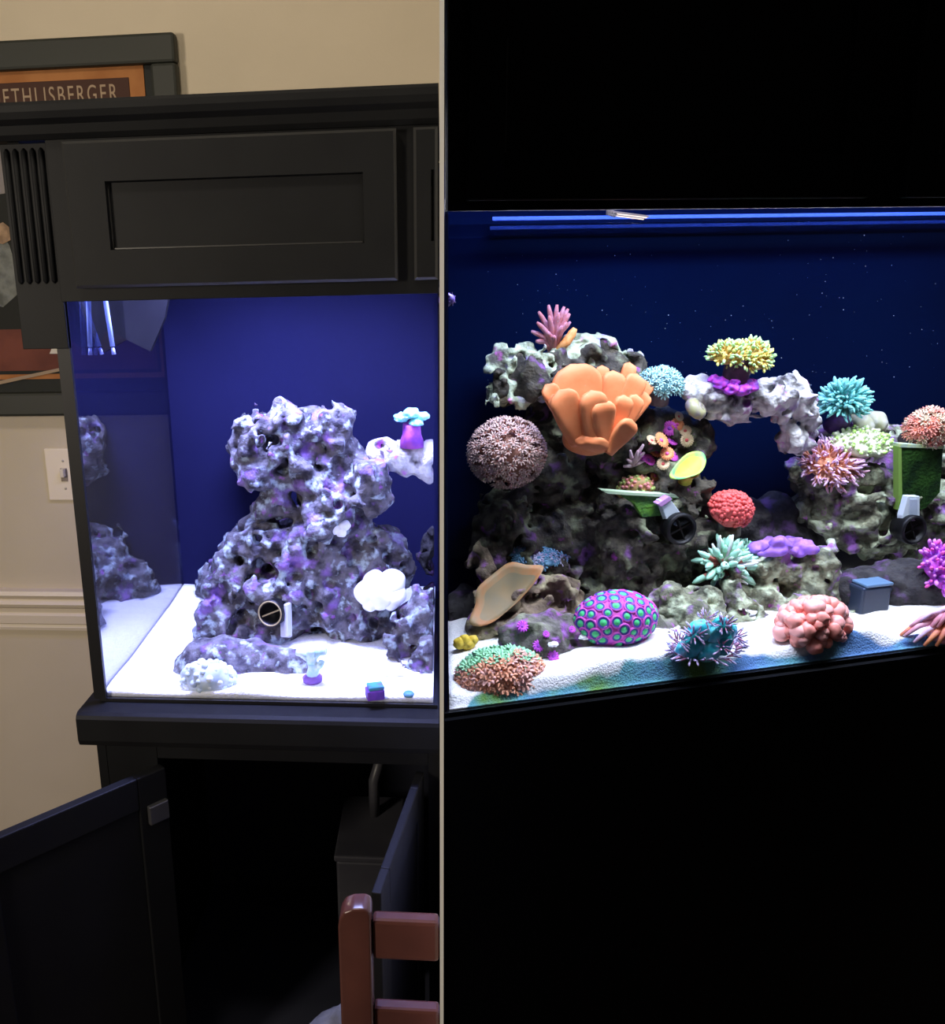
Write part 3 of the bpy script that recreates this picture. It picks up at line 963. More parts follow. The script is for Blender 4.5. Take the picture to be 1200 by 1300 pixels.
def hit(side, px, py, fallback=None, sand_only=False):
    d = ray(px, py).normalized()
    best = None
    for nm, b in BV[side]:
        if sand_only and nm != 'sand':
            continue
        loc, nrm, i, dist = b.ray_cast(EYE, d)
        if loc is not None and (best is None or dist < best[1]):
            best = (loc, dist)
    if best is None:
        f = fallback if fallback is not None else (0.30 if side == 'R' else 1.66)
        return PR(px, py, f) if side == 'R' else PL(px, py, f)
    return best[0]


def depth_of(p):
    return (p - OR).dot(VR)


def at(side, px, py, p):
    """the point behind a pixel at the same depth as p"""
    return PR(px, py, depth_of(p)) if side == 'R' else PL(px, py, p.y)


FWD = {'L': Vector((0, -1, 0)), 'R': -VR}
RGT = {'L': Vector((1, 0, 0)), 'R': UR}


def axis(side, up, fwd, right=0.0):
    return (Vector((0, 0, up)) + FWD[side] * fwd + RGT[side] * right).normalized()


def frame(side, ax):
    """rotation: local z along ax, local x to the right"""
    z = ax
    x = (RGT[side] - z * RGT[side].dot(z)).normalized()
    y = z.cross(x)
    return Matrix((x, y, z)).transposed().to_quaternion()


# ------------------------------------------------------------------ polyp shapes
def star_data(m_petal, m_core, petals=8, r=1.0, up=0.25):
    """a small flower: short stalk, pointed petals, round heart"""
    v, f, ms = [], [], []
    for k in range(petals):
        a = 2 * math.pi * k / petals
        for (rr, w, z) in ((0.25, 0.16, 0.0), (0.75, 0.20, 0.10 + up * 0.5), (1.0, 0.06, up)):
            for sgn in (-1, 1):
                x, y = rr * r, sgn * w * r
                v.append((x * math.cos(a) - y * math.sin(a), x * math.sin(a) + y * math.cos(a), z * r))
        b = len(v) - 6
        v.append((0.6 * r * math.cos(a), 0.6 * r * math.sin(a), -0.06 * r))
        f += [(b, b + 2, b + 3, b + 1), (b + 2, b + 4, b + 5, b + 3), (b, b + 6, b + 2), (b + 1, b + 3, b + 6), (b + 2, b + 6, b + 4), (b + 3, b + 5, b + 6)]
        ms += [0] * 6
    b = len(v)
    for k in range(6):
        a = 2 * math.pi * k / 6
        v.append((0.30 * math.cos(a) * r, 0.30 * math.sin(a) * r, 0.0))
    v.append((0, 0, 0.22 * r))
    for k in range(6):
        v.append((0.16 * math.cos(2 * math.pi * k / 6) * r, 0.16 * math.sin(2 * math.pi * k / 6) * r, -0.9 * r))
    for k in range(6):
        f.append((b + k, b + (k + 1) % 6, b + 6))
        ms.append(1)
        f.append((b + k, b + 7 + k, b + 7 + (k + 1) % 6, b + (k + 1) % 6))
        ms.append(1)
    me = mesh('polyp', v, f, True)
    me.materials.append(m_petal)
    me.materials.append(m_core)
    me.polygons.foreach_set('material_index', ms)
    return me


def finger_data(m_stem, m_tip, length=1.0, r=0.16, bend=0.0, seg=6, bulb=1.2):
    n = 6
    pts = [(bend * length * (i / (n - 1)) ** 2, 0, length * i / (n - 1)) for i in range(n)]
    rads = [r * 1.1, r, r * 0.95, r * 0.95 * bulb, r * bulb, r * 0.45]
    me = tube_data(pts, rads, seg)
    me.materials.append(m_stem)
    me.materials.append(m_tip)
    idx = [0] * len(me.polygons)
    for i in range(len(idx)):
        if i // seg >= 3:
            idx[i] = 1
    for k in range(seg):
        idx[(n - 1) * seg + 2 * k] = 0
        idx[(n - 1) * seg + 2 * k + 1] = 1
    me.polygons.foreach_set('material_index', idx)
    return me


def dome_data(rx, ry, rz, below=0.35, noise=0.0, nscale=1.0, seed=0.0):
    """egg-shaped body, cut below, with lumps"""
    me = ico_data(4)
    co = np.empty(len(me.vertices) * 3, np.float32)
    me.vertices.foreach_get('co', co)
    co = co.reshape(-1, 3)
    if noise:
        co = co * (1 + noise * vnoise(co, nscale, seed))[:, None]
    co[:, 2] = np.where(co[:, 2] < 0, co[:, 2] * below, co[:, 2])
    co = co * np.array([rx, ry, rz])
    me.vertices.foreach_set('co', co.astype(np.float32).ravel())
    me.update()
    return me


def scatter(root, meshes, n, rx, ry, rz, scale, zmin=0.0, jit=0.25, name='polyp', lift=1.0, tiltdown=0.0, seed=1, svar=0.2):
    """polyps spread over an egg-shaped dome, standing off its surface"""
    rg = random.Random(seed)
    ga = math.pi * (3 - math.sqrt(5))
    for i in range(n):
        z = 1 - (i + 0.5) / n * (1 - zmin)
        a = ga * i + rg.uniform(-jit, jit)
        z = min(1, max(zmin, z + rg.uniform(-jit, jit) * 0.12))
        s = math.sqrt(max(0, 1 - z * z))
        p = Vector((s * math.cos(a) * rx, s * math.sin(a) * ry, z * rz))
        nn = Vector((p.x / rx ** 2, p.y / ry ** 2, p.z / rz ** 2)).normalized()
        nn = (nn + Vector((rg.uniform(-jit, jit), rg.uniform(-jit, jit), rg.uniform(-jit, jit)))).normalized()
        o = bpy.data.objects.new(name, rg.choice(meshes))
        C.objects.link(o)
        o.parent = root
        o.location = p * lift
        o.rotation_mode = 'QUATERNION'
        o.rotation_quaternion = Quaternion((0, 0, 1), rg.uniform(0, 6.28)) if False else (nn.to_track_quat('Z', 'Y') @ Quaternion((0, 0, 1), rg.uniform(0, 6.28)))
        k = scale * rg.uniform(1 - svar, 1 + svar)
        o.scale = (k, k, k)


def coral(side, name, label, cx, cy, ax, cat='coral', back=0.0, p=None, group=None):
    """root of a coral that grows out of the rock or sand met behind pixel (cx, cy)"""
    if p is None:
        p = hit(side, cx, cy)
    p = p - ax * back
    o = thing(name, label, cat, p, frame(side, ax), group)
    return o, mpp(p)


def cm(name, a, b=None, scale=60, rough=0.55, bump=0.0, lo=0.4, hi=0.6):
    return mat('coral_' + name, a, rough, 0.3, col2=b, scale=scale, bump=bump, lo=lo, hi=hi)


# ================================================================== THINGS IN THE LEFT TANK
# teal capped coral on a magenta stem
o, s = coral('L', 'mushroom_coral', 'teal capped coral on magenta stem atop the pale arch rock', 523, 563, axis('L', 1, 0.1))
link('stem', tube_data([(0, 0, -0.004), (0, 0, 12 * s), (0, 0, 26 * s)], [17 * s, 12 * s, 11 * s], 12), cm('magenta', (0.42, 0.08, 0.40), (0.25, 0.05, 0.40)), o)
for i, (dx, dz, r) in enumerate(((-13, 33, 10), (0, 38, 12), (13, 34, 10), (6, 28, 9))):
    c = link('cap', dome_data(r * s, r * s, r * 0.7 * s, 0.6, 0.2, 0.5, i), cm('teal', (0.16, 0.62, 0.58), (0.45, 0.75, 0.70), 90), o)
    c.location = (dx * s, (-6 if i == 3 else 0) * s, dz * s)
# bright white lumpy coral
o, s = coral('L', 'leather_coral', 'bright white lumpy coral on the side of the tall rock tower', 484, 752, axis('L', 0.5, 1), back=-0.014)
WHT = cm('white', (0.92, 0.92, 0.90), (0.85, 0.86, 0.86))
for i, (dx, dy, r) in enumerate(((-17, -2, 17), (-7, 10, 17), (14, 10, 18), (18, -5, 15), (0, -4, 20), (-12, -15, 11), (14, -15, 10))):
    c = link('lobe', dome_data(r * s, r * s, r * 0.8 * s, 0.5, 0.12, 0.6, i), WHT, o)
    c.location = (dx * s, dy * s, 4 * s)
# small white frag
o, s = coral('L', 'frag_coral', 'small white coral chip on the middle of the tall rock tower', 432, 672, axis('L', 0.8, 1))
for i, (dx, dy, r) in enumerate(((-6, 0, 8), (5, 4, 8), (2, -6, 6))):
    c = link('lobe', dome_data(r * s, r * s, r * 0.7 * s, 0.5, 0.2, 0.6, i + 9), WHT, o)
    c.location = (dx * s, dy * s, 2 * s)
# bumpy bubble coral in front of the slab
o, s = coral('L', 'bubble_coral', 'blue-white knobbly dome coral in front of the low rock slab', 268, 868, axis('L', 1, 0.5), p=hit('L', 266, 866, sand_only=True))
BLW = cm('bluewhite', (0.42, 0.52, 0.62), (0.60, 0.68, 0.72), 50)
link('body', dome_data(36 * s, 24 * s, 34 * s, 0.2, 0.12, 0.5, 2), BLW, o)
scatter(o, [with_mats(ico_data(2), BLW), with_mats(ico_data(2), cm('palewhite', (0.75, 0.8, 0.82)))], 42, 35 * s, 23 * s, 33 * s, 4.5 * s, 0.05, 0.2, 'knob', 0.97, seed=5)
# pale frag coral
o, s = coral('L', 'frag_coral', 'pale turquoise branching frag on a purple plug beside the low slab', 397, 862, axis('L', 1, 0.1), p=hit('L', 397, 864, sand_only=True))
PT = cm('paleturq', (0.45, 0.72, 0.70), (0.75, 0.85, 0.82), 70)
pl = link('plug', lathe_data([(0, 0), (12 * s, 0), (13 * s, 5 * s), (8 * s, 9 * s), (0, 9.5 * s)], 14), cm('plugpurple', (0.25, 0.12, 0.45)), o)
for i, (pts, r) in enumerate((([(0, 0, 7), (3, 0, 20), (-2, 0, 34)], 8), ([(-2, 0, 32), (-12, 0, 40), (-19, 0, 41)], 6), ([(-2, 0, 30), (8, 0, 42), (19, -2, 44)], 7), ([(0, -2, 28), (0, -6, 44), (2, -8, 48)], 6), ([(2, 0, 16), (11, -3, 24), (14, -3, 30)], 5))):
    link('branch', tube_data([tuple(c * s for c in p) for p in pts], [r * s, r * 0.95 * s, r * 0.75 * s], 8), PT, o)
# frag cube
o, s = coral('L', 'frag_plug', 'small purple cube with teal lid lying on the white sand', 475, 882, axis('L', 1, 0), p=hit('L', 476, 884, sand_only=True))
o.rotation_quaternion = o.rotation_quaternion @ Quaternion((0, 0, 1), 0.3)
box('cube_body', -11 * s, 11 * s, -9 * s, 9 * s, -2 * s, 11 * s, cm('cubepurple', (0.16, 0.05, 0.48), (0.10, 0.04, 0.35)), o, 1.2 * s)
box('cube_lid', -9 * s, 11 * s, -8 * s, 9 * s, 11 * s, 16 * s, cm('cubeteal', (0.05, 0.25, 0.35), (0.10, 0.12, 0.4)), o, 1.2 * s)
o, s = coral('L', 'frag_disc', 'tiny blue disc lying on the white sand near the purple cube', 519, 882, axis('L', 1, 0), p=hit('L', 519, 882, sand_only=True))
link('disc', lathe_data([(0, 4 * s), (5 * s, 4 * s), (7 * s, 2 * s), (7 * s, -1 * s), (0, -1 * s)], 12), cm('discblue', (0.06, 0.22, 0.40), (0.12, 0.3, 0.4)), o)
o, s = coral('L', 'feather_stick', 'thin white twig lying on the sand by the jagged rock', 500, 856, axis('L', 1, 0), p=hit('L', 498, 858, sand_only=True))
link('twig', tube_data([(-14 * s, 0, 1 * s), (0, 0, 5 * s), (16 * s, 0, 13 * s)], [1.6 * s, 1.8 * s, 0.8 * s], 6), WHT, o)
link('twig_fork', tube_data([(4 * s, 0, 6 * s), (10 * s, -2 * s, 12 * s), (13 * s, -2 * s, 16 * s)], [1.4 * s, 1.1 * s, 0.5 * s], 6), WHT, o)


def ring_head(root, r, depth, m_out, m_in, m_ring, spokes):
    """round nozzle mouth opening along local z"""
    hd = link('nozzle_head', lathe_data([(0.35 * r, -depth), (0.8 * r, -depth), (0.95 * r, -depth * 0.6), (r, -0.15 * r), (r, 0.0), (0.94 * r, 0.06 * r), (0.80 * r, 0.04 * r), (0.76 * r, -0.05 * r), (0.70 * r, -0.45 * r), (0.0, -0.55 * r)], 28), m_out, root)
    link('nozzle_ring', lathe_data([(0.80 * r, 0.03 * r), (0.84 * r, 0.09 * r), (0.90 * r, 0.09 * r), (0.94 * r, 0.03 * r)], 28), m_ring, hd)
    for k in range(spokes):
        a = math.pi * k / spokes + 0.4
        b = box('nozzle_vane', -0.74 * r, 0.74 * r, -0.05 * r, 0.05 * r, -0.30 * r, -0.12 * r, m_in, hd)
        b.rotation_euler = (0, 0, a)
    return hd


BLK = mat('nozzle_black', (0.003, 0.003, 0.0035), 0.45, 0.25)
BLK2 = mat('nozzle_inside', (0.004, 0.004, 0.004), 0.6, 0.15)
BRASS = mat('nozzle_brass', (0.35, 0.27, 0.12), 0.4, 0.5)
# pump nozzle at the foot of the tower
p = hit('L', 345, 790)
q = PL(343, 779, p.y - 0.055)
o = thing('flow_nozzle', 'black pump nozzle with brassy rim and white bracket at the rock tower foot', 'nozzle', q, frame('L', axis('L', 0.15, 1, -0.25)))
s = mpp(q)
ring_head(o, 18 * s, 26 * s, BLK, BRASS, BRASS, 1)
mW = mat('bracket_white', (0.62, 0.64, 0.66), 0.4, 0.5)
br = box('bracket', 6 * s, 20 * s, -34 * s, 2 * s, -24 * s, -16 * s, mW, o, 1.5 * s)
box('bracket_lip', 16 * s, 21 * s, -30 * s, 12 * s, -22 * s, -6 * s, mW, o, 1.5 * s)
# two thin tubes, and grey wedges put in as the canopy's reflection, upper left
M_tube = mat('tube_blue', (0.35, 0.45, 0.85), 0.2, 0.6)
for a, b, lab in (((104, 376), (126, 440), 'slanting pale blue air tube hanging in the upper corner by the glass'), ((133, 376), (143, 440), 'straight pale blue air tube hanging beside the slanting one')):
    A, B = PL(a[0], a[1], 1.55), PL(b[0], b[1], 1.55)
    o = thing('air_tube', lab, 'tube', A)
    link('tube_body', tube_data([(0, 0, 0.03), (0, 0, 0), (B - A) * 0.5, B - A], [0.0042] * 4, 10), M_tube, o)
    link('tube_tip', tube_data([(B - A) * 1.02, (B - A) * 1.16], [0.003, 0.004], 8), mat('tube_tip', (0.4, 0.45, 0.9), 0.3, 0.5), o)
A = PL(150, 400, 1.68)
o = thing('canopy_reflection', 'grey translucent overflow box hanging in the upper corner behind the air tubes', 'reflection', A)
s = mpp(A)
MG = mat('reflection_grey', (0.012, 0.0115, 0.015), 0.5, 0.15, col2=(0.016, 0.0155, 0.019), scale=12)


def wedge(name, pts, d, m, parent, yy=0.0):
    n = len(pts)
    v = [(x * s, yy, z * s) for x, z in pts] + [(x * s, yy + d, z * s) for x, z in pts]
    f = [tuple(range(n)), tuple(range(2 * n - 1, n - 1, -1))] + [(i, n + i, n + (i + 1) % n, (i + 1) % n) for i in range(n)]
    ob = link(name, mesh(name, v, f), m, parent)
    bm = bmesh.new()
    bm.from_mesh(ob.data)
    bmesh.ops.recalc_face_normals(bm, faces=bm.faces[:])
    bm.to_mesh(ob.data)
    bm.free()
    return ob


wedge('left_wedge', [(-62, 40), (-20, 40), (-20, -20), (-42, -50), (-70, -25)], 0.012, MG, o)
wedge('right_wedge', [(2, 40), (72, 40), (60, -5), (38, -46), (2, -28)], 0.012, MG, o)
wedge('wedge_gap', [(-20, 40), (2, 40), (2, -28), (-20, -20)], 0.006, M_silicone, o, 0.012)

# ================================================================== THINGS IN THE RIGHT TANK
# pink branching coral
o, s = coral('R', 'branching_coral', 'dusty pink branching coral with one orange arm atop the encrusted rock cap', 702, 436, axis('R', 1, 0.15), p=hit('R', 702, 442))
PK = cm('dustypink', (0.42, 0.14, 0.15), (0.46, 0.21, 0.28), 80)
ORG = cm('armorange', (0.70, 0.26, 0.07), (0.78, 0.38, 0.14), 80)
for i, (x, z, yy) in enumerate(((-24, 10, 0), (-30, 22, 3), (-26, 34, -3), (-22, 46, 4), (-12, 42, -6), (-10, 54, 3), (0, 46, -7), (2, 54, 4), (10, 52, 0), (16, 44, -5), (18, 48, 5), (22, 32, 3), (-16, 24, -10), (4, 30, -12), (12, 34, -8), (-6, 18, -12))):
    e = Vector((x, yy, z)) * s
    mid = Vector((x * 0.45, yy * 0.5, z * 0.55 + 3)) * s
    link('branch', tube_data([(0, 0, -5 * s), tuple(mid), tuple(mid.lerp(e, 0.6)), tuple(e)], [5.0 * s, 3.6 * s, 3.2 * s, 1.7 * s], 8), PK, o)
link('branch', tube_data([(4 * s, -6 * s, -3 * s), (14 * s, -9 * s, 10 * s), (21 * s, -8 * s, 20 * s), (24 * s, -8 * s, 26 * s)], [5 * s, 6 * s, 5.5 * s, 3 * s], 8), ORG, o)['label'] = 'orange arm'

# orange leather coral
P0 = hit('R', 752, 560)
v0 = 0.24
o = thing('leather_coral', 'large orange leather coral with upright lobes on the rock wall', 'coral', PR(755, 556, v0), frame('R', axis('R', 1, 0)))
s = mpp(o.location)
OL = cm('leather', (0.66, 0.19, 0.065), (0.70, 0.23, 0.085), 40, 0.6)
link('body', dome_data(36 * s, 28 * s, 30 * s, 0.7, 0.10, 0.6, 3), OL, o).location = (-2 * s, 8 * s, -2 * s)


def lobe_data(w, h, t, bendf, top):
    """upright flat lobe: narrow foot, round top, curling forward"""
    nu, nv = 20, 18
    v, f = [], []
    for j in range(nv + 1):
        q = j / nv
        wid = (0.58 + 0.42 * math.sin(min(1, q / top) * math.pi / 2)) if q < top else math.sqrt(max(0, 1 - ((q - top) / (1 - top)) ** 2))
        th = t * (1.15 - 0.45 * q) * (1 if q < 0.8 else math.sqrt(max(0.0, 1 - ((q - 0.8) / 0.2) ** 2)))
        for i in range(nu):
            a = 2 * math.pi * i / nu
            x, y = math.cos(a) * wid * w / 2, math.sin(a) * th / 2
            yb = bendf * (q ** 2) - 0.15 * t * (2 * x / w) ** 2 * 2
            v.append((x, y + yb, q * h))
    for j in range(nv):
        for i in range(nu):
            f.append((j * nu + i, j * nu + (i + 1) % nu, (j + 1) * nu + (i + 1) % nu, (j + 1) * nu + i))
    f.append(tuple(range(nu))[::-1])
    return mesh('lobe', v, f, True)


# (foot x, foot y, top x, top y, width, thickness, depth px towards the back)
for (fx, fy, tx_, ty, w, t, dz) in ((735, 548, 722, 462, 66, 20, 14), (722, 556, 707, 494, 36, 18, -8), (708, 542, 690, 488, 22, 16, 6), (716, 548, 699, 500, 22, 14, -4), (752, 562, 748, 494, 34, 20, -14), (768, 562, 762, 506, 30, 18, -16),
                               (760, 530, 762, 464, 17, 13, 22), (775, 545, 776, 470, 30, 22, 14), (790, 540, 797, 460, 18, 16, 26), (790, 548, 806, 474, 28, 20, 12), (786, 560, 790, 500, 24, 18, -8),
                               (798, 555, 806, 500, 22, 18, 0), (806, 545, 818, 498, 20, 16, 10), (812, 530, 822, 486, 17, 14, 22), (780, 568, 800, 530, 26, 16, -18), (738, 530, 744, 470, 16, 14, 26)):
    fx, fy = 752 + (fx - 752) * 0.6, fy + 5
    A = PR(fx, fy, v0 + dz * s)
    B = PR(tx_, ty, v0 + dz * s * 1.6)
    dv = B - A
    lo = link('lobe', lobe_data(w * 1.08 * s, dv.length, t * 1.25 * s, -5 * s, max(0.35, 1 - 0.46 * w * s / dv.length)), OL, o)
    z = dv.normalized()
    x = (UR - z * UR.dot(z)).normalized()
    y = z.cross(x)
    Rq = Matrix((x, y, z)).transposed().to_4x4()
    Rq.translation = A
    lo.matrix_parent_inverse = Matrix.Identity(4)
    lo.matrix_basis = (Matrix.Translation(o.location) @ frame('R', axis('R', 1, 0)).to_matrix().to_4x4()).inverted() @ Rq
lip = link('lip', dome_data(27 * s, 12 * s, 13 * s, 0.9, 0.1, 0.5, 6), OL, o)
lip.location = (-8 * s, -20 * s, -2 * s)
lip.rotation_euler = (0, 0.18, 0)

# pinkish flowerpot coral
GP = star_data(cm('pinkwhite', (0.62, 0.38, 0.30), (0.72, 0.55, 0.50), 90), cm('pinkbrown', (0.42, 0.16, 0.12)), 8, 1, 0.5)
o, s = coral('R', 'flowerpot_coral', 'round dusty pink flowerpot coral with pale polyp tips hanging on the rock wall', 645, 572, axis('R', 0.55, 1, -0.2), back=0.012)
link('body', dome_data(42 * s, 38 * s, 34 * s, 0.8, 0.06, 0.5, 1), cm('potbody', (0.32, 0.15, 0.10), (0.42, 0.2, 0.15)), o)
scatter(o, [GP], 210, 46 * s, 42 * s, 40 * s, 6.2 * s, -0.35, 0.2, 'polyp', 1.03, seed=11)

# teal cluster coral
o, s = coral('R', 'cluster_coral', 'pale teal clustered polyp coral between the leather coral and the arch', 838, 490, axis('R', 1, 0.35), p=PR(838, 490, .30))
link('stalk', tube_data([(0, 0, -22 * s), (0, 0, -8 * s), (0, 0, 2 * s)], [16 * s, 14 * s, 20 * s], 14), cm('stalkdark', (0.09, 0.07, 0.08), (0.14, 0.10, 0.12)), o)
link('body', dome_data(26 * s, 20 * s, 20 * s, 0.4, 0.1, 0.5, 4), cm('tealdark', (0.10, 0.22, 0.24)), o)
TL = cm('tealpolyp', (0.30, 0.62, 0.60), (0.45, 0.72, 0.72), 120)
scatter(o, [star_data(TL, cm('tealheart', (0.20, 0.30, 0.34)), 7, 1, 0.5)], 74, 28 * s, 22 * s, 23 * s, 6.0 * s, -0.1, 0.2, 'polyp', 1.0, seed=12)

# yellow-green coral on the arch
pA = hit('R', 932, 490)
o, s = coral('R', 'polyp_coral', 'yellow-green bushy polyp coral on a dark stalk atop the arch slab', 934, 488, axis('R', 1, 0.12), p=pA)
for i, (dx, dy, dz, r) in enumerate(((-22, -4, 4, 10), (-12, -12, 0, 11), (2, -15, -2, 11), (14, -12, 0, 10), (-26, 4, 8, 8), (22, -4, 2, 9), (-6, -8, 6, 10), (8, -8, 6, 9))):
    link('base_crust', dome_data(r * s, r * s, r * 0.8 * s, 0.8, 0.3, 0.5, i), cm('hotmagenta', (0.52, 0.05, 0.55), (0.28, 0.08, 0.62), 70), o).location = (dx * s, dy * s, dz * s)
link('stalk', tube_data([(0, 0, 0), (0, 0, 12 * s), (2 * s, 0, 26 * s), (4 * s, 0, 36 * s)], [18 * s, 16 * s, 17 * s, 20 * s], 16), cm('stalkplum', (0.05, 0.02, 0.045), (0.09, 0.035, 0.07)), o)
YG = cm('yellowgreen', (0.50, 0.40, 0.07), (0.54, 0.28, 0.07), 60)
YT2 = cm('mintip', (0.26, 0.58, 0.26), (0.46, 0.60, 0.22), 60)
fd = [finger_data(YG, YT2, 1.0, 0.13, 0.35, 6), finger_data(YG, cm('lemontip', (0.56, 0.54, 0.14)), 0.9, 0.13, -0.35, 6)]
for (dx, dz, rx, rz, n) in ((-15, 37, 24, 18, 150), (15, 32, 30, 27, 220)):
    h = empty('head', (dx * s, 0, dz * s))
    h.parent = o
    link('head_body', dome_data(rx * 0.75 * s, rx * 0.7 * s, rz * 0.8 * s, 0.6, 0.1, 0.5, dx), YG, h)
    scatter(h, fd, n, rx * 0.7 * s, rx * 0.65 * s, rz * 0.7 * s, 11 * s, -0.25, 0.3, 'polyp', 1.0, seed=20 + dx)

# teal spiky bush
o, s = coral('R', 'bush_coral', 'teal feathery bush coral on the rock right of the arch slab', 1066, 520, axis('R', 1, 0.3), p=PR(1068, 522, .34))
TB = cm('bushteal', (0.08, 0.36, 0.34), (0.14, 0.46, 0.42), 90)
link('stalk', tube_data([(6 * s, 6 * s, -26 * s), (3 * s, 0, -8 * s), (0, 0, 4 * s)], [16 * s, 12 * s, 10 * s], 12), cm('stalkviolet', (0.16, 0.07, 0.34), (0.09, 0.05, 0.16), 60), o)
link('body', dome_data(18 * s, 16 * s, 24 * s, 0.5, 0.1, 0.5, 4), cm('bushdark', (0.05, 0.16, 0.17)), o).location = (0, 0, 8 * s)
bush = empty('crown', (0, 0, 10 * s))
bush.parent = o
scatter(bush, [finger_data(TB, cm('bushtip', (0.22, 0.60, 0.55)), 1.0, 0.11, 0.3, 6), finger_data(TB, cm('bushtip', (0.22, 0.60, 0.55)), 1.0, 0.09, -0.4, 6)], 230, 16 * s, 15 * s, 20 * s, 15 * s, -0.3, 0.25, 'polyp', 1.0, seed=31, svar=0.3)

# snail
pS = hit('R', 881, 530)
pS = PR(881, 522, depth_of(pS) - 0.022)
o = thing('turban_snail', 'round olive snail shell sitting under the left end of the arch slab', 'snail', pS, frame('R', axis('R', 0.5, 0.6, 0.5)))
s = mpp(pS)
SH = cm('shell', (0.34, 0.33, 0.16), (0.24, 0.20, 0.22), 50, 0.35)
pts, rr = [], []
for i in range(40):
    t = i / 39
    a = t * 4.6 * math.pi
    R_ = 9 * s * (1 - t) ** 0.9
    pts.append((R_ * math.cos(a), R_ * math.sin(a), 12 * s * t ** 0.8))
    rr.append(max(0.6 * s, 10.5 * s * (1 - t) ** 0.8))
link('shell', tube_data(pts, rr, 12), SH, o)
link('operculum', dome_data(6 * s, 6 * s, 2 * s), cm('operculum', (0.5, 0.48, 0.42)), o).location = (7 * s, -6 * s, 0)

# orange and magenta button polyps in a patch
o, s = coral('R', 'button_polyp_colony', 'colony of orange and magenta button polyps right of the leather coral', 842, 565, axis('R', 0.6, 1))
BO = star_data(cm('zoaorange', (0.80, 0.30, 0.12)), cm('zoapink', (0.78, 0.12, 0.35)), 18, 1, 0.1)
BM = star_data(cm('zoamag', (0.70, 0.10, 0.62)), cm('zoaviolet', (0.40, 0.08, 0.65)), 18, 1, 0.1)
BY = star_data(cm('zoatan', (0.66, 0.50, 0.30)), cm('zoared', (0.7, 0.12, 0.12)), 18, 1, 0.1)
inv = (Matrix.Translation(o.location) @ o.rotation_quaternion.to_matrix().to_4x4()).inverted()
for i, (px, py, r, mm) in enumerate(((838, 560, 11, BO), (848, 545, 10, BM), (832, 575, 10, BO), (845, 577, 9, BO), (822, 585, 9, BM), (852, 580, 8, BM), (858, 540, 9, BO), (868, 548, 8, BY), (870, 560, 9, BY), (826, 560, 8, BY), (852, 560, 8, BM), (840, 590, 8, BY), (860, 530, 7, BY), (830, 605, 8, BO), (812, 580, 7, BM))):
    q = hit('R', px, py)
    b = bpy.data.objects.new('polyp', mm)
    C.objects.link(b)
    b.parent = o
    b.location = inv @ (q + axis('R', 0.5, 1) * 4 * s)
    b.rotation_euler = (rnd.uniform(-.4, .4), rnd.uniform(-.4, .4), rnd.uniform(0, 6))
    k = r * s
    b.scale = (k, k, k)

# small pale branching coral
o, s = coral('R', 'twig_coral', 'small pale pink twiggy coral below the orange leather coral', 804, 588, axis('R', 0.9, 0.6))
PP = cm('palepink', (0.62, 0.46, 0.52), (0.72, 0.5, 0.62))
for (x, y, z) in ((-12, 0, 8), (-10, 3, 20), (-3, -2, 24), (4, 2, 30), (9, 0, 18), (12, -3, 6), (-14, -3, -2)):
    link('branch', tube_data([(0, 0, -4 * s), (x * .5 * s, y * s, z * .5 * s), (x * s, y * s, z * s)], [3.4 * s, 2.8 * s, 1.5 * s], 7), PP, o)


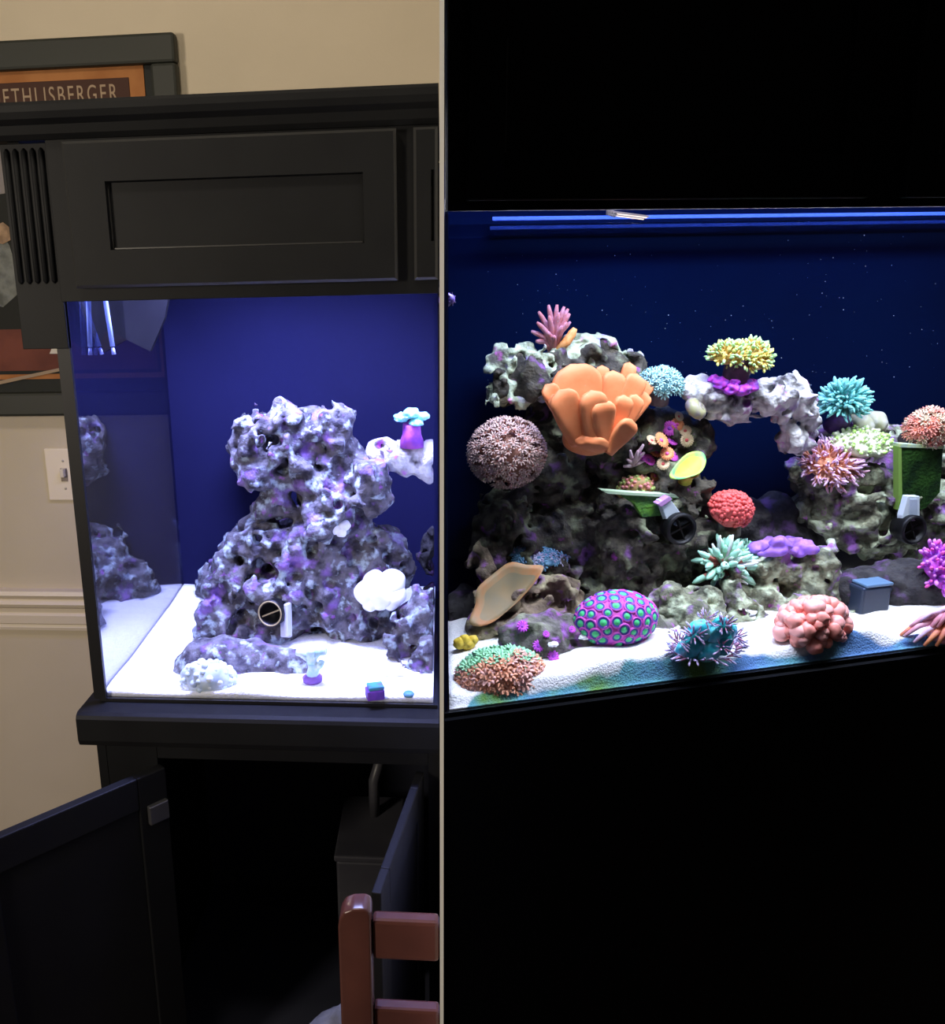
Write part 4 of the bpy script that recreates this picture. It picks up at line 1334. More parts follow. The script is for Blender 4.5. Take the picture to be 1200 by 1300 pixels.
def plate_coral(side, name, label, outline, tilt, thick, m, back=0.0, fall=None, ruffle=0.0, rim=None, depth=None):
    """thin growing plate: outline in pixels laid on a tilted plane through the rock"""
    cx = sum(p[0] for p in outline) / len(outline)
    cy = sum(p[1] for p in outline) / len(outline)
    p0 = hit(side, cx, cy) if depth is None else PR(cx, cy, depth)
    nrm = axis(side, *tilt)
    p0 = p0 + FWD[side] * back
    o = thing(name, label, 'coral', p0, frame(side, nrm))
    M4 = (Matrix.Translation(p0) @ frame(side, nrm).to_matrix().to_4x4()).inverted()
    ring = []
    for px, py in outline:
        d = ray(px, py)
        t = (p0 - EYE).dot(nrm) / d.dot(nrm)
        ring.append(M4 @ (EYE + d * t))
    N = 48
    L = [0]
    n = len(ring)
    dense = []
    for i in range(N):                               # smooth closed outline
        t = i / N * n
        k = int(t)
        f = t - k
        a, b, c, d = ring[(k - 1) % n], ring[k % n], ring[(k + 1) % n], ring[(k + 2) % n]
        dense.append(0.5 * ((2 * b) + (c - a) * f + (2 * a - 5 * b + 4 * c - d) * f * f + (3 * b - a - 3 * c + d) * f ** 3))
    K = 8
    v, f, ms = [], [], []
    sz = max(p.length for p in dense)
    for layer in (0, 1):
        for j in range(K + 1):
            q = j / K
            for i in range(N):
                p = dense[i] * q
                z = ruffle * sz * q * q * math.sin(i * 2 * math.pi / N * 5) + 0.16 * sz * q * q + 0.01 * sz * vnoise(np.array([[p.x, p.y, 0.1]]), sz * 0.25)[0]
                z -= thick * layer * (1 - 0.55 * q)
                v.append((p.x, p.y, z))
    W = (K + 1) * N
    for j in range(K):
        for i in range(N):
            a, b, c, d = j * N + i, j * N + (i + 1) % N, (j + 1) * N + (i + 1) % N, (j + 1) * N + i
            f.append((a, d, c, b))
            ms.append(1 if (rim is not None and j >= K - 2) else 0)
            f.append((W + a, W + b, W + c, W + d))
            ms.append(0)
    for i in range(N):
        a, b = K * N + i, K * N + (i + 1) % N
        f.append((a, W + a, W + b, b))
        ms.append(1 if rim is not None else 0)
    me = mesh('plate', v, f, True)
    me.materials.append(m)
    if rim is not None:
        me.materials.append(rim)
    me.polygons.foreach_set('material_index', ms)
    link('plate', me, None, o)
    sc = mpp(p0)
    link('foot', tube_data([(0, 0, -0.030), (0, 0, -0.012), (0, 0, 0.0)], [12 * sc, 9 * sc, 13 * sc], 10), m, o)
    return o


plate_coral('R', 'plate_coral', 'lime-green and yellow curved plate coral beside the button polyps', [(848, 606), (858, 590), (872, 578), (888, 577), (894, 588), (888, 602), (872, 609), (856, 611)], (0.8, 0.8), 0.006,
            cm('limeyellow', (0.52, 0.58, 0.06), (0.68, 0.38, 0.08), 30), 0.012, rim=cm('limerim', (0.14, 0.62, 0.16), (0.42, 0.62, 0.10), 40))
plate_coral('R', 'scroll_coral', 'tan and orange scroll coral plate leaning on the brown rock shelf', [(646, 718), (668, 721), (690, 722), (680, 742), (664, 760), (648, 776), (628, 792), (606, 798), (596, 792), (604, 770), (606, 752), (624, 734)], (0.75, 0.8, -0.35), 0.006,
            cm('scrolltan', (0.24, 0.17, 0.08), (0.20, 0.17, 0.10), 18), 0.040, ruffle=0.03, rim=cm('scrollrim', (0.40, 0.18, 0.07), (0.28, 0.20, 0.10), 25))

# orange dotted ball coral
o, s = coral('R', 'brain_coral', 'small orange and green speckled dome coral behind the green shelf', 808, 622, axis('R', 0.8, 0.7), back=0.004)
link('body', dome_data(25 * s, 20 * s, 22 * s, 0.5, 0.1, 0.5, 8), cm('dotorange', (0.42, 0.16, 0.07), (0.30, 0.28, 0.10), 70), o)
scatter(o, [with_mats(ico_data(1), cm('dotpink', (0.60, 0.22, 0.22))), with_mats(ico_data(1), cm('dotgreen', (0.32, 0.42, 0.12)))], 70, 25 * s, 20 * s, 22 * s, 2.8 * s, 0.0, 0.2, 'polyp', 0.99, seed=41)

# green shelf (algae covered plate) with nozzle in front of the rock wall
GRN = mat('algae_green', (0.10, 0.26, 0.03), 0.8, 0.2, col2=(0.05, 0.14, 0.04), scale=40, bump=0.6, bscale=200)
pn = PR(866, 672, max(0.06, depth_of(hit('R', 866, 672)) - 0.05))
vN = depth_of(pn)


def prism_px(name, pts, v, d, m, root, side='R', bev=0.0):
    """solid board seen from the front: outline in pixels at depth v, thickness d into the tank"""
    M4 = (Matrix.Translation(root.location) @ root.rotation_quaternion.to_matrix().to_4x4()).inverted()
    A = [PR(x, y, v) for x, y in pts]
    n = len(A)
    vv = [M4 @ a for a in A] + [M4 @ (a + VR * d) for a in A]
    f = [tuple(range(n)), tuple(range(2 * n - 1, n - 1, -1))] + [(i, n + i, n + (i + 1) % n, (i + 1) % n) for i in range(n)]
    me = mesh(name, vv, f)
    bm = bmesh.new()
    bm.from_mesh(me)
    bmesh.ops.recalc_face_normals(bm, faces=bm.faces[:])
    if bev:
        bmesh.ops.bevel(bm, geom=bm.edges[:], offset=bev, segments=2, affect='EDGES', profile=0.5)
    bm.to_mesh(me)
    bm.free()
    return link(name, me, m, root)


o = thing('flow_nozzle', 'round black pump nozzle on a white stem hung from the three-cornered green shelf', 'nozzle', pn, frame('R', axis('R', 0.05, 1, 0)))
s = mpp(pn)
ring_head(o, 21 * s, 24 * s, BLK, BLK2, mat('nozzle_rim', (0.006, 0.006, 0.007), 0.4, 0.25), 2)
prism_px('stem', [(838, 636), (850, 632), (868, 656), (860, 668), (848, 664)], vN + 0.016, 0.016, mat('stem_white', (0.55, 0.62, 0.66), 0.35, 0.5), o, bev=0.001)
prism_px('stem_edge', [(835, 640), (850, 630), (854, 634), (840, 644)], vN + 0.013, 0.018, mat('stem_pink', (0.45, 0.24, 0.50), 0.5, 0.3), o, bev=0.001)
gs = prism_px('algae_shelf', [(766, 622), (800, 626), (852, 629), (866, 632), (868, 645), (856, 648), (838, 655), (816, 657), (806, 640), (790, 630)], vN + 0.034, 0.012, GRN, o, bev=0.001)
gs['label'] = 'three-cornered green algae covered shelf'
prism_px('shelf_edge', [(764, 622), (800, 625), (858, 628), (862, 632), (800, 629), (772, 627)], vN + 0.030, 0.018, mat('shelf_edge_pale', (0.46, 0.62, 0.40), 0.7, 0.2), o, bev=0.0006)

pn2 = PR(1161, 673, max(0.06, depth_of(hit('R', 1161, 690)) - 0.075))
vN2 = depth_of(pn2)
o = thing('flow_nozzle', 'round black pump nozzle on a white stem in front of the mossy green board', 'nozzle', pn2, frame('R', axis('R', 0.05, 1, 0)))
s = mpp(pn2)
ring_head(o, 19 * s, 24 * s, BLK, BLK2, mat('nozzle_rim', (0.006, 0.006, 0.007), 0.4, 0.25), 2)
prism_px('stem', [(1153, 630), (1168, 630), (1168, 660), (1146, 664), (1146, 655)], vN2 + 0.014, 0.014, mat('stem_white', (0.55, 0.62, 0.66), 0.35, 0.5), o, bev=0.001)
prism_px('stem_groove', [(1156, 634), (1165, 634), (1165, 654), (1156, 656)], vN2 + 0.0125, 0.002, mat('stem_grey', (0.36, 0.42, 0.5), 0.4, 0.4), o)
vB = vN2 + 0.036
o = thing('algae_board', 'upright mossy dark green board standing out from the reef beside the orange-pink coral', 'board', PR(1170, 650, vB), frame('R', axis('R', 1, 0)))
MOSS = mat('moss_green', (0.016, 0.05, 0.008), 0.95, 0.05, col2=(0.005, 0.016, 0.005), scale=22, bump=0.8, bscale=160)
prism_px('board', [(1143, 566), (1198, 569), (1194, 625), (1176, 645), (1165, 650), (1143, 648)], vB, 0.012, MOSS, o, bev=0.0015)
prism_px('board_top_edge', [(1142, 563), (1199, 566), (1199, 570), (1142, 568)], vB - 0.002, 0.016, mat('moss_edge', (0.45, 0.55, 0.22), 0.8, 0.2, col2=(0.3, 0.4, 0.3), scale=60), o, bev=0.0006)
prism_px('board_side_edge', [(1141, 567), (1145, 567), (1146, 648), (1141, 648)], vB - 0.0015, 0.014, mat('moss_side', (0.16, 0.28, 0.05), 0.8, 0.2), o, bev=0.0006)

# red knobbly dome coral
o, s = coral('R', 'chalice_coral', 'red knobbly dome coral on the rock edge below the arch opening', 928, 640, axis('R', 0.9, 0.8, 0.35), p=PR(926, 648, .27))
RED = cm('redcoral', (0.66, 0.085, 0.075), (0.72, 0.13, 0.12), 80)
link('body', dome_data(30 * s, 24 * s, 26 * s, 0.6, 0.08, 0.4, 9), RED, o)
link('foot', tube_data([(-6 * s, 12 * s, -30 * s), (0, 4 * s, -12 * s), (0, 0, 0)], [14 * s, 14 * s, 18 * s], 12), cm('redfoot', (0.14, 0.06, 0.08)), o)
scatter(o, [with_mats(ico_data(1), RED)], 190, 30 * s, 24 * s, 26 * s, 3.0 * s, -0.1, 0.2, 'polyp', 0.99, seed=51)

# green and red starburst anemone
o, s = coral('R', 'starburst_anemone', 'mint-green star-like anemone with red heart at the left end of the olive rock', 918, 718, axis('R', 0.55, 1, -0.1))
MINT = cm('mint', (0.30, 0.66, 0.42), (0.45, 0.74, 0.62), 80)
REDH = cm('redheart', (0.36, 0.09, 0.08), (0.5, 0.16, 0.10))
link('heart', dome_data(15 * s, 14 * s, 8 * s, 0.5, 0.15, 0.4, 3), REDH, o)
td = [finger_data(REDH, MINT, 1.0, 0.075, 0.25, 6, 1.5), finger_data(cm('greentent', (0.22, 0.42, 0.26)), MINT, 1.0, 0.09, -0.15, 6, 1.4), finger_data(cm('palelilac', (0.55, 0.48, 0.55)), cm('paletip', (0.66, 0.72, 0.66)), 1.0, 0.06, 0.2, 6, 1.1)]
scatter(o, td, 70, 6 * s, 6 * s, 5 * s, 30 * s, 0.0, 0.3, 'tentacle', 1.0, seed=61, svar=0.3)
o, s = coral('R', 'polyp_coral', 'mint-green tufted coral behind the red-hearted anemone', 936, 705, axis('R', 1, 0.5))
link('body', dome_data(24 * s, 16 * s, 12 * s, 0.5, 0.2, 0.4, 3), cm('greentent', (0.22, 0.42, 0.26)), o)
scatter(o, [star_data(MINT, cm('mintheart', (0.34, 0.45, 0.2)), 8, 1, 0.6)], 46, 26 * s, 18 * s, 14 * s, 7.5 * s, 0.0, 0.25, 'polyp', 1.0, seed=62)

# violet encrusting coral
pv = hit('R', 1000, 700)
o = thing('encrusting_coral', 'bright violet encrusting coral along the top of the olive rock', 'coral', pv, frame('R', axis('R', 1, 0)))
M4 = (Matrix.Translation(o.location) @ o.rotation_quaternion.to_matrix().to_4x4()).inverted()
bl = []
for px, py, r in [(958 + 3.1 * k, 696 - 8 * math.sin(k / 24 * math.pi) + 3 * math.sin(k * 1.7), 5.0 + 2.0 * math.sin(k * 2.3)) for k in range(25)] + [(968 + 6 * k, 704 - 5 * math.sin(k / 9 * math.pi), 4.5) for k in range(9)]:
    q = PR(px, py, max(0.05, depth_of(hit('R', px, py + 8)) - 0.002))
    bl.append((M4 @ q, r * mpp(q), (1.2, 1, 0.8)))
soft('crust', bl, 0.003, 0.004, cm('violet', (0.26, 0.12, 0.66), (0.36, 0.16, 0.66), 60), o, noise=((0.014, 0.004), (0.007, 0.002)))

# pink anemone
o, s = coral('R', 'bush_anemone', 'fluffy pink anemone with orange heart on the olive and violet rock mass', 1055, 590, axis('R', 0.7, 0.8), back=0.004)
PA1 = finger_data(cm('anemorange', (0.72, 0.32, 0.18)), cm('anempink', (0.72, 0.42, 0.55)), 1.0, 0.085, 0.4, 6, 1.1)
PA2 = finger_data(cm('anempeach', (0.75, 0.42, 0.32)), cm('anemlilac', (0.70, 0.48, 0.68)), 1.0, 0.08, -0.4, 6, 1.1)
link('body', dome_data(30 * s, 20 * s, 18 * s, 0.5, 0.1, 0.4, 3), cm('anemorange', (0.72, 0.32, 0.18)), o)
scatter(o, [PA1, PA2], 290, 30 * s, 22 * s, 19 * s, 15 * s, -0.15, 0.4, 'tentacle', 1.0, seed=71, svar=0.3)

# pale green leather
o, s = coral('R', 'toadstool_coral', 'flat pale green frilled coral behind the fluffy pink anemone', 1092, 566, axis('R', 1, 0.35), p=PR(1094, 564, .31))
PG = cm('palegreen', (0.52, 0.60, 0.34), (0.62, 0.66, 0.45), 50)
link('body', dome_data(38 * s, 26 * s, 15 * s, 0.8, 0.12, 0.4, 4), PG, o)
scatter(o, [finger_data(PG, cm('limetip', (0.40, 0.68, 0.16)), 1.0, 0.30, 0.2, 6, 1.1), finger_data(PG, cm('creamtip', (0.68, 0.70, 0.52)), 1.0, 0.30, 0, 6, 1.1)], 120, 38 * s, 26 * s, 15 * s, 6 * s, 0.0, 0.25, 'polyp', 0.98, seed=72)
# round olive knob coral behind it
o, s = coral('R', 'knob_coral', 'round olive-grey lumpy coral behind the pale green frilled coral', 1102, 540, axis('R', 1, 0.3), p=PR(1102, 545, .36))
OV = cm('olive', (0.36, 0.36, 0.22), (0.42, 0.42, 0.36), 40)
for i, (dx, dz, r) in enumerate(((-10, 4, 15), (6, 8, 16), (18, -2, 12), (-2, -6, 16))):
    link('lobe', dome_data(r * s, r * s, r * s, 1, 0.12, 0.5, i), OV, o).location = (dx * s, 0, dz * s)

# orange-pink coral above the board
o, s = coral('R', 'polyp_coral', 'orange-pink polyp ball coral behind the top of the mossy board', 1178, 545, axis('R', 0.9, 0.6), p=PR(1178, 545, vB + 0.02))
link('body', dome_data(25 * s, 20 * s, 24 * s, 0.6, 0.1, 0.4, 4), cm('ballred', (0.50, 0.14, 0.09)), o)
link('stalk', tube_data([(0, 10 * s, -34 * s), (0, 0, -14 * s), (0, 0, 0)], [16 * s, 15 * s, 18 * s], 12), cm('stalkdark', (0.09, 0.07, 0.08)), o)
scatter(o, [star_data(cm('ballpeach', (0.66, 0.42, 0.28), (0.62, 0.55, 0.36)), cm('ballorange', (0.75, 0.22, 0.12)), 8, 1, 0.5), star_data(cm('ballsalmon', (0.75, 0.28, 0.2)), cm('ballorange', (0.75, 0.22, 0.12)), 8, 1, 0.5)], 110, 28 * s, 23 * s, 27 * s, 6 * s, -0.4, 0.2, 'polyp', 1.0, seed=73)

# pink bubbly coral on the sand
o, s = coral('R', 'bubble_coral', 'salmon pink bubbly coral standing on the white sand by the olive rock', 1028, 815, axis('R', 1, 0.25), p=hit('R', 1028, 802, sand_only=True))
SP = cm('salmon', (0.86, 0.26, 0.20), (0.88, 0.36, 0.30), 40, 0.4)
SP2 = cm('salmonpale', (0.90, 0.46, 0.42), (0.90, 0.36, 0.30), 40, 0.4)
link('body', dome_data(38 * s, 24 * s, 36 * s, 0.15, 0.2, 0.4, 4), SP, o)
scatter(o, [with_mats(dome_data(1, 1, 1.15, 1, 0.12, 0.7, 3), SP), with_mats(dome_data(1, 1, 1.1, 1, 0.12, 0.7, 8), SP2)], 84, 43 * s, 28 * s, 43 * s, 8.2 * s, -0.02, 0.45, 'bubble', 1.0, seed=81, svar=0.35)

# teal and mauve anemone on the sand
o, s = coral('R', 'elegance_anemone', 'glowing teal anemone with mauve tentacles on the white sand', 893, 838, axis('R', 1, 0.35), p=hit('R', 893, 830, sand_only=True))
CY1 = cm('cyan', (0.05, 0.74, 0.84), (0.30, 0.86, 0.88), 40, 0.4)
CY2 = cm('deepteal', (0.02, 0.34, 0.34), (0.05, 0.55, 0.58), 40, 0.4)
MV = finger_data(cm('mauve', (0.42, 0.28, 0.50), (0.30, 0.35, 0.55)), cm('mauvetip', (0.62, 0.48, 0.74)), 1.0, 0.085, 0.2, 6, 1.1)
MV2 = finger_data(cm('mauvepink', (0.50, 0.22, 0.34)), cm('lilactip', (0.55, 0.52, 0.80)), 1.0, 0.08, -0.2, 6, 1.1)
for i, (dx, dy, z, r, hgt, mm) in enumerate(((-20, 0, 12, 15, 30, CY2), (0, -6, 8, 15, 20, CY1), (20, -2, 12, 14, 24, CY2), (-14, 4, 34, 15, 18, CY1), (16, 4, 34, 15, 18, CY2), (4, -2, 26, 9, 22, CY1), (30, 2, 26, 9, 18, CY1), (-32, 0, 10, 10, 18, CY1))):
    c = link('lobe', dome_data(r * s, r * 0.8 * s, hgt * s, 0.6, 0.15, 0.4, i), mm, o)
    c.location = (dx * s, dy * s, z * s)
for i, (dx, dy, z, n) in enumerate(((-24, -2, 36, 26), (14, -2, 46, 26), (34, -4, 26, 22), (10, -14, 22, 14), (-40, 2, 24, 20), (-8, 8, 52, 16))):
    tuft = empty('tentacle_tuft', (dx * s, dy * s, z * s))
    tuft.parent = o
    scatter(tuft, [MV, MV2], n, 6 * s, 5 * s, 5 * s, 11 * s, -0.3, 0.35, 'tentacle', 1.0, seed=90 + i, svar=0.35)
skirt = empty('tentacle_skirt', (0, 0, 2 * s))
skirt.parent = o
rg = random.Random(5)
for i in range(60):
    a = 2 * math.pi * i / 60
    t = bpy.data.objects.new('tentacle', rg.choice([MV, MV2]))
    C.objects.link(t)
    t.parent = skirt
    t.location = (42 * s * math.cos(a), 20 * s * math.sin(a), 6 * s)
    t.rotation_mode = 'QUATERNION'
    t.rotation_quaternion = Vector((math.cos(a), math.sin(a) * 0.7, rg.uniform(0.0, 1.0))).to_track_quat('Z', 'Y')
    k = 15 * s * rg.uniform(0.7, 1.2)
    t.scale = (k, k, k)

# magenta coral with green eyes
pF = hit('R', 782, 800)
o, s = coral('R', 'moon_coral', 'magenta dome coral studded with green eyes on the low purple-flecked slab', 781, 792, axis('R', 0.75, 0.75, -0.08), p=PR(781, 786, depth_of(hit('R', 781, 806)) + 0.004))
MAG = cm('favia', (0.52, 0.065, 0.50), (0.60, 0.10, 0.42), 60)
link('body', dome_data(54 * s, 36 * s, 34 * s, 0.45), MAG, o)
link('underside', dome_data(52 * s, 34 * s, 20 * s, 1.0, 0.04, 0.4, 5), cm('faviaunder', (0.26, 0.14, 0.10), (0.3, 0.10, 0.2)), o).location = (0, 0, -9 * s)
ed = lathe_data([(1.30, -0.30), (1.22, 0.02), (1.02, 0.12), (0.85, 0.04), (0.62, 0.03), (0.45, 0.12), (0.0, 0.22)], 14)
ed.materials.append(MAG)
ed.materials.append(cm('eyering', (0.05, 0.035, 0.22), (0.07, 0.05, 0.30)))
ed.materials.append(cm('eyegreen', (0.05, 0.55, 0.16), (0.10, 0.60, 0.25), 90))
ed.polygons.foreach_set('material_index', [0 if i // 14 < 2 else (1 if i // 14 < 4 else 2) for i in range(len(ed.polygons))])
scatter(o, [ed], 58, 54 * s, 36 * s, 34 * s, 6.4 * s, 0.0, 0.06, 'polyp', 1.012, seed=101, svar=0.15)

# blue button shelf
o, s = coral('R', 'button_polyp_colony', 'blue and lilac button polyp shelf above the scroll coral', 684, 712, axis('R', 1, 0.5), back=-0.014)
BB = cm('zoablue', (0.12, 0.34, 0.55), (0.22, 0.45, 0.6))
link('body', dome_data(36 * s, 20 * s, 8 * s, 0.8, 0.15, 0.4, 5), BB, o)
scatter(o, [star_data(BB, cm('zoalilac', (0.5, 0.45, 0.7)), 9, 1, 0.2), star_data(cm('zoapalelilac', (0.48, 0.48, 0.66)), BB, 9, 1, 0.2)], 44, 37 * s, 21 * s, 9 * s, 7 * s, 0.0, 0.2, 'polyp', 1.0, seed=111)

# green-orange star polyp field in the front corner
pq = hit('R', 632, 885, sand_only=True)
o, s = coral('R', 'star_polyp_coral', 'mound of orange star polyps with green fringe in the front corner on the sand', 632, 880, axis('R', 0.85, 0.5), p=PR(636, 862, 0.075))
SO = star_data(cm('staror', (0.80, 0.28, 0.12), (0.80, 0.44, 0.30), 90), cm('starheart', (0.50, 0.14, 0.05)), 10, 1, 0.35)
SG = star_data(cm('stargreen', (0.24, 0.76, 0.36), (0.45, 0.72, 0.45), 90), cm('starheart2', (0.58, 0.22, 0.10)), 10, 1, 0.35)
SK = star_data(cm('starpink', (0.84, 0.52, 0.48), (0.82, 0.38, 0.26), 90), cm('starheart', (0.50, 0.14, 0.05)), 10, 1, 0.35)
link('body', dome_data(54 * s, 36 * s, 34 * s, 0.6, 0.1, 0.4, 5), cm('starbody', (0.42, 0.17, 0.08), (0.34, 0.16, 0.10)), o)
rg = random.Random(3)
ga = math.pi * (3 - math.sqrt(5))
for i in range(150):
    z = 1 - (i + 0.5) / 150 * 1.05
    a = ga * i
    q = math.sqrt(max(0, 1 - z * z))
    p = Vector((q * math.cos(a) * 57 * s, q * math.sin(a) * 37 * s, z * 38 * s))
    back = math.sin(a) * q
    me = SG if back + 0.35 * z + rg.uniform(-.25, .25) > 0.42 else rg.choice([SO, SO, SK])
    t = bpy.data.objects.new('polyp', me)
    C.objects.link(t)
    t.parent = o
    t.location = p
    t.rotation_mode = 'QUATERNION'
    t.rotation_quaternion = (Vector((p.x / 57 ** 2, p.y / 37 ** 2, p.z / 33 ** 2)).normalized() + Vector((rg.uniform(-.25, .25), rg.uniform(-.25, .25), rg.uniform(-.2, .2)))).to_track_quat('Z', 'Y') @ Quaternion((0, 0, 1), rg.uniform(0, 6))
    k = s * rg.uniform(8, 12)
    t.scale = (k, k, k)

# magenta button polyps on the front slab
for px, py, r, lab in ((662, 796, 8, 'magenta button polyp at the edge of the slab under the scroll coral'), (682, 821, 8, 'magenta button polyp between the star polyps and the small shell chip'), (701, 834, 8, 'magenta button polyp low on the slab just above the sand'),
                       (692, 806, 5, 'tiny magenta button polyp above the small white shell chip'), (725, 800, 5, 'tiny magenta button polyp on the slab beside the green-eyed coral')):
    q = hit('R', px, py)
    t = thing('button_polyp', lab, 'polyp', q, frame('R', axis('R', 0.7, 1)), 'magenta button polyps on the front slab')
    s = mpp(q)
    link('stalk', tube_data([(0, 0, -0.003), (0, 0, 3 * s)], [r * 0.5 * s, r * 0.6 * s], 10), cm('zoaviolet', (0.40, 0.08, 0.65)), t)
    c = link('disc', star_data(cm('zoahot', (0.58, 0.08, 0.66)), cm('zoaviolet', (0.40, 0.08, 0.65)), 12, 1, 0.1), None, t)
    c.location = (0, 0, 4 * s)
    c.scale = (r * s, r * s, r * s)
# white shell chips on the slab
for px, py, r, lab in ((702, 818, 7, 'small white shell chip among the magenta button polyps'), (742, 808, 8, 'white shell chip on the slab below the green-eyed coral')):
    q = hit('R', px, py)
    s = mpp(q)
    t = thing('shell_chip', lab, 'shell', q, frame('R', axis('R', 1, 0.6)))
    link('shell', dome_data(r * s, r * 0.6 * s, r * 0.4 * s, 0.4, 0.3, 0.3, px), WHT, t)
    for k in range(5):
        a = -0.8 + 0.4 * k
        link('rib', tube_data([(0, -r * 0.5 * s, r * 0.1 * s), (math.sin(a) * r * 0.6 * s, 0.0, r * 0.42 * s), (math.sin(a) * r * s, r * 0.5 * s, r * 0.1 * s)], [0.4 * s, 0.7 * s, 0.5 * s], 5), WHT, t)

# striped pink anemone at the right edge
pq = hit('R', 1196, 806, sand_only=True)
o, s = coral('R', 'tube_anemone', 'pink anemone with long striped arms lying over the sand at the foot of the reef', 1198, 808, axis('R', 1, 0.2), p=pq)
ST1 = cm('armpink', (0.66, 0.34, 0.42), (0.58, 0.22, 0.28), 50)
ST2 = cm('armlilac', (0.62, 0.50, 0.74), (0.68, 0.42, 0.55), 50)
ST3 = cm('armorange2', (0.74, 0.28, 0.12), (0.66, 0.22, 0.16), 50)
link('body', dome_data(20 * s, 18 * s, 24 * s, 0.3, 0.1, 0.4, 4), ST1, o)
for i, (ex, ez, yy, mz) in enumerate(((-58, 6, 0, 24), (-52, 2, -10, 22), (-44, 0, -18, 20), (-50, 16, 4, 32), (-40, 24, 2, 38), (-30, 0, -22, 26), (-34, 14, -8, 36), (-22, 30, 0, 42), (-12, 36, -6, 44), (-16, 2, -26, 30), (0, 28, -10, 42), (8, 2, -26, 28), (20, 26, 0, 42), (36, 8, -8, 34), (-56, 0, 8, 20), (-26, 22, -12, 40))):
    link('tentacle', tube_data([(0, 0, 14 * s), (ex * .35 * s, yy * .5 * s, mz * s), (ex * .72 * s, yy * .9 * s, (mz * .7 + ez * .3) * s), (ex * s, yy * s, max(1.5, ez) * s)], [4.2 * s, 4.2 * s, 3.6 * s, 1.8 * s], 8), (ST1, ST2, ST3)[i % 3], o)

# magenta coral at the right edge
o, s = coral('R', 'bush_coral', 'vivid magenta tufted coral on the reef pillar above the striped pink anemone', 1192, 722, axis('R', 0.6, 1))
HM = cm('vividmagenta', (0.55, 0.06, 0.50), (0.36, 0.10, 0.62), 60)
link('body', dome_data(20 * s, 26 * s, 12 * s, 0.5, 0.15, 0.4, 4), HM, o)
scatter(o, [finger_data(HM, cm('magtip', (0.66, 0.22, 0.70)), 1.0, 0.16, 0.2, 6), finger_data(HM, cm('magtip2', (0.72, 0.10, 0.42)), 1.0, 0.16, -0.2, 6)], 90, 20 * s, 28 * s, 12 * s, 12 * s, 0.0, 0.3, 'tentacle', 1.0, seed=121)

# grey pump at the back
pp = PR(1103, 760, 0.46)
o = thing('return_pump', 'grey boxy pump standing on the sand behind the reef opening', 'pump', hit('R', 1103, 772, sand_only=True), frame('R', axis('R', 1, 0)))
s = mpp(o.location)
MPU = mat('pump_grey', (0.018, 0.028, 0.05), 0.4, 0.4)
box('housing', -22 * s, 20 * s, -12 * s, 14 * s, -6 * s, 32 * s, MPU, o, 3 * s)
box('lid', -18 * s, 22 * s, -12 * s, 14 * s, 32 * s, 36 * s, mat('pump_lid', (0.10, 0.18, 0.28), 0.35, 0.4), o, 1.5 * s)
link('outlet', tube_data([(16 * s, 4 * s, 14 * s), (26 * s, 4 * s, 16 * s), (30 * s, 4 * s, 24 * s)], [5 * s, 5 * s, 5 * s], 12), MPU, o)

# yellow sponge
o, s = coral('R', 'yellow_sponge', 'small mustard yellow sponge behind the green fringe of the star polyps', 591, 818, axis('R', 1, 0.2), p=hit('R', 590, 824, sand_only=True))
YS = cm('mustard', (0.62, 0.42, 0.03), (0.66, 0.5, 0.06))
for i, (dx, dz, r) in enumerate(((-8, 10, 8), (4, 8, 9), (10, 12, 7), (-1, 14, 7))):
    link('lobe', dome_data(r * s, r * 0.9 * s, r * s, 1, 0.15, 0.5, i), YS, o).location = (dx * s, 0, dz * s)

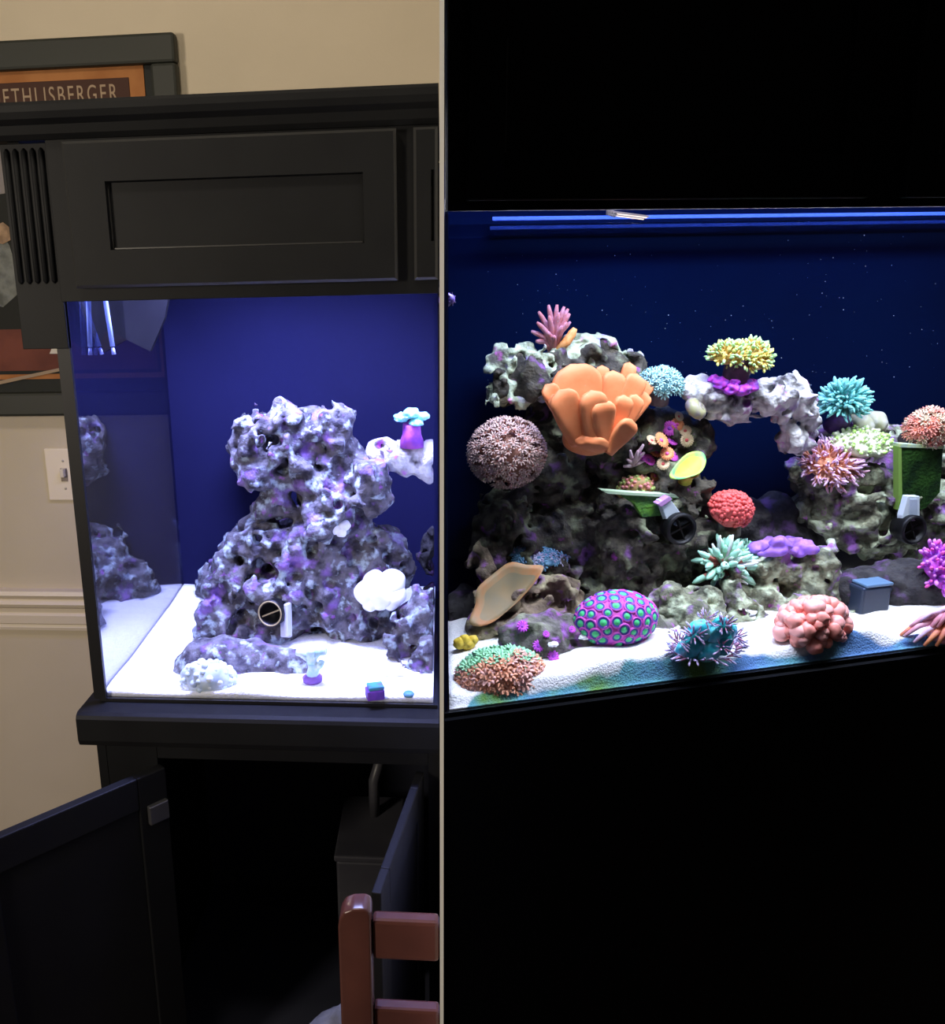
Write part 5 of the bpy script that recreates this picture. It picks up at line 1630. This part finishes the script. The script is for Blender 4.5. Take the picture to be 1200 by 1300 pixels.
# powerhead by the partition
pw_ = PR(572, 378, 0.05)
o = thing('wave_pump', 'round violet wave pump hanging by the dark side pane above the reef', 'pump', PR(571, 380, 0.06), frame('R', axis('R', 0.1, 0.8, 0.6)))
s = mpp(o.location)
PV = mat('pump_violet', (0.16, 0.10, 0.42), 0.4, 0.5)
link('pump_dome', lathe_data([(0.0, 6 * s), (5 * s, 5 * s), (8 * s, 1 * s), (9 * s, -4 * s), (7.5 * s, -12 * s), (0, -12 * s)], 20), PV, o)
for k in range(6):
    b = box('grille_bar', -0.7 * s, 0.7 * s, 2 * s, 8.5 * s, -1 * s, 4.5 * s, mat('pump_violet_dark', (0.05, 0.035, 0.13), 0.5, 0.4), o)
    b.rotation_euler = (0, 0, k * math.pi / 3)
# surface outlet
po_ = PR(796, 272, 0.14)
o = thing('surface_outlet', 'small brownish slotted outlet at the waterline under the canopy', 'outlet', po_, frame('R', axis('R', 1, 0)))
s = mpp(po_)
MO = mat('outlet_brown', (0.22, 0.16, 0.12), 0.5, 0.4)
MO2 = mat('outlet_dark', (0.03, 0.025, 0.03), 0.5, 0.4)
for i in range(4):
    b = box('outlet_slat', -22 * s, 28 * s, -6 * s + i * 4 * s, -4 * s + i * 4 * s, -1 * s - i * 0.8 * s, 1.2 * s - i * 0.8 * s, MO if i % 2 else MO2, o)
    b.rotation_euler = (0, 0.12, 0)
link('outlet_pipe', tube_data([(-24 * s, 0, 14 * s), (-24 * s, 0, 2 * s), (-16 * s, 0, 0)], [5 * s, 5 * s, 4 * s], 10), MO2, o)

# specks drifting in the water
rg = random.Random(9)
v, f = [], []
for i in range(170):
    c = OR + UR * rg.uniform(0.20, 1.1) + VR * rg.uniform(0.04, 0.5) + Vector((0, 0, H + rg.uniform(-0.20, 0.05)))
    if c.x < 0.03:
        continue
    r = rg.uniform(0.0003, 0.0008)
    b = len(v)
    v += [c + Vector(d) * r for d in ((1, 0, 0), (-1, 0, 0), (0, 1, 0), (0, -1, 0), (0, 0, 1), (0, 0, -1))]
    f += [(b, b + 2, b + 4), (b + 2, b + 1, b + 4), (b + 1, b + 3, b + 4), (b + 3, b, b + 4), (b + 2, b, b + 5), (b + 1, b + 2, b + 5), (b + 3, b + 1, b + 5), (b, b + 3, b + 5)]
o = link('water_specks', mesh('water_specks', v, f, True), mat('speck', (0.35, 0.4, 0.5), 0.8, 0.2))
tag(o, 'fine pale specks drifting in the dark blue water', 'specks')
o['kind'] = 'stuff'
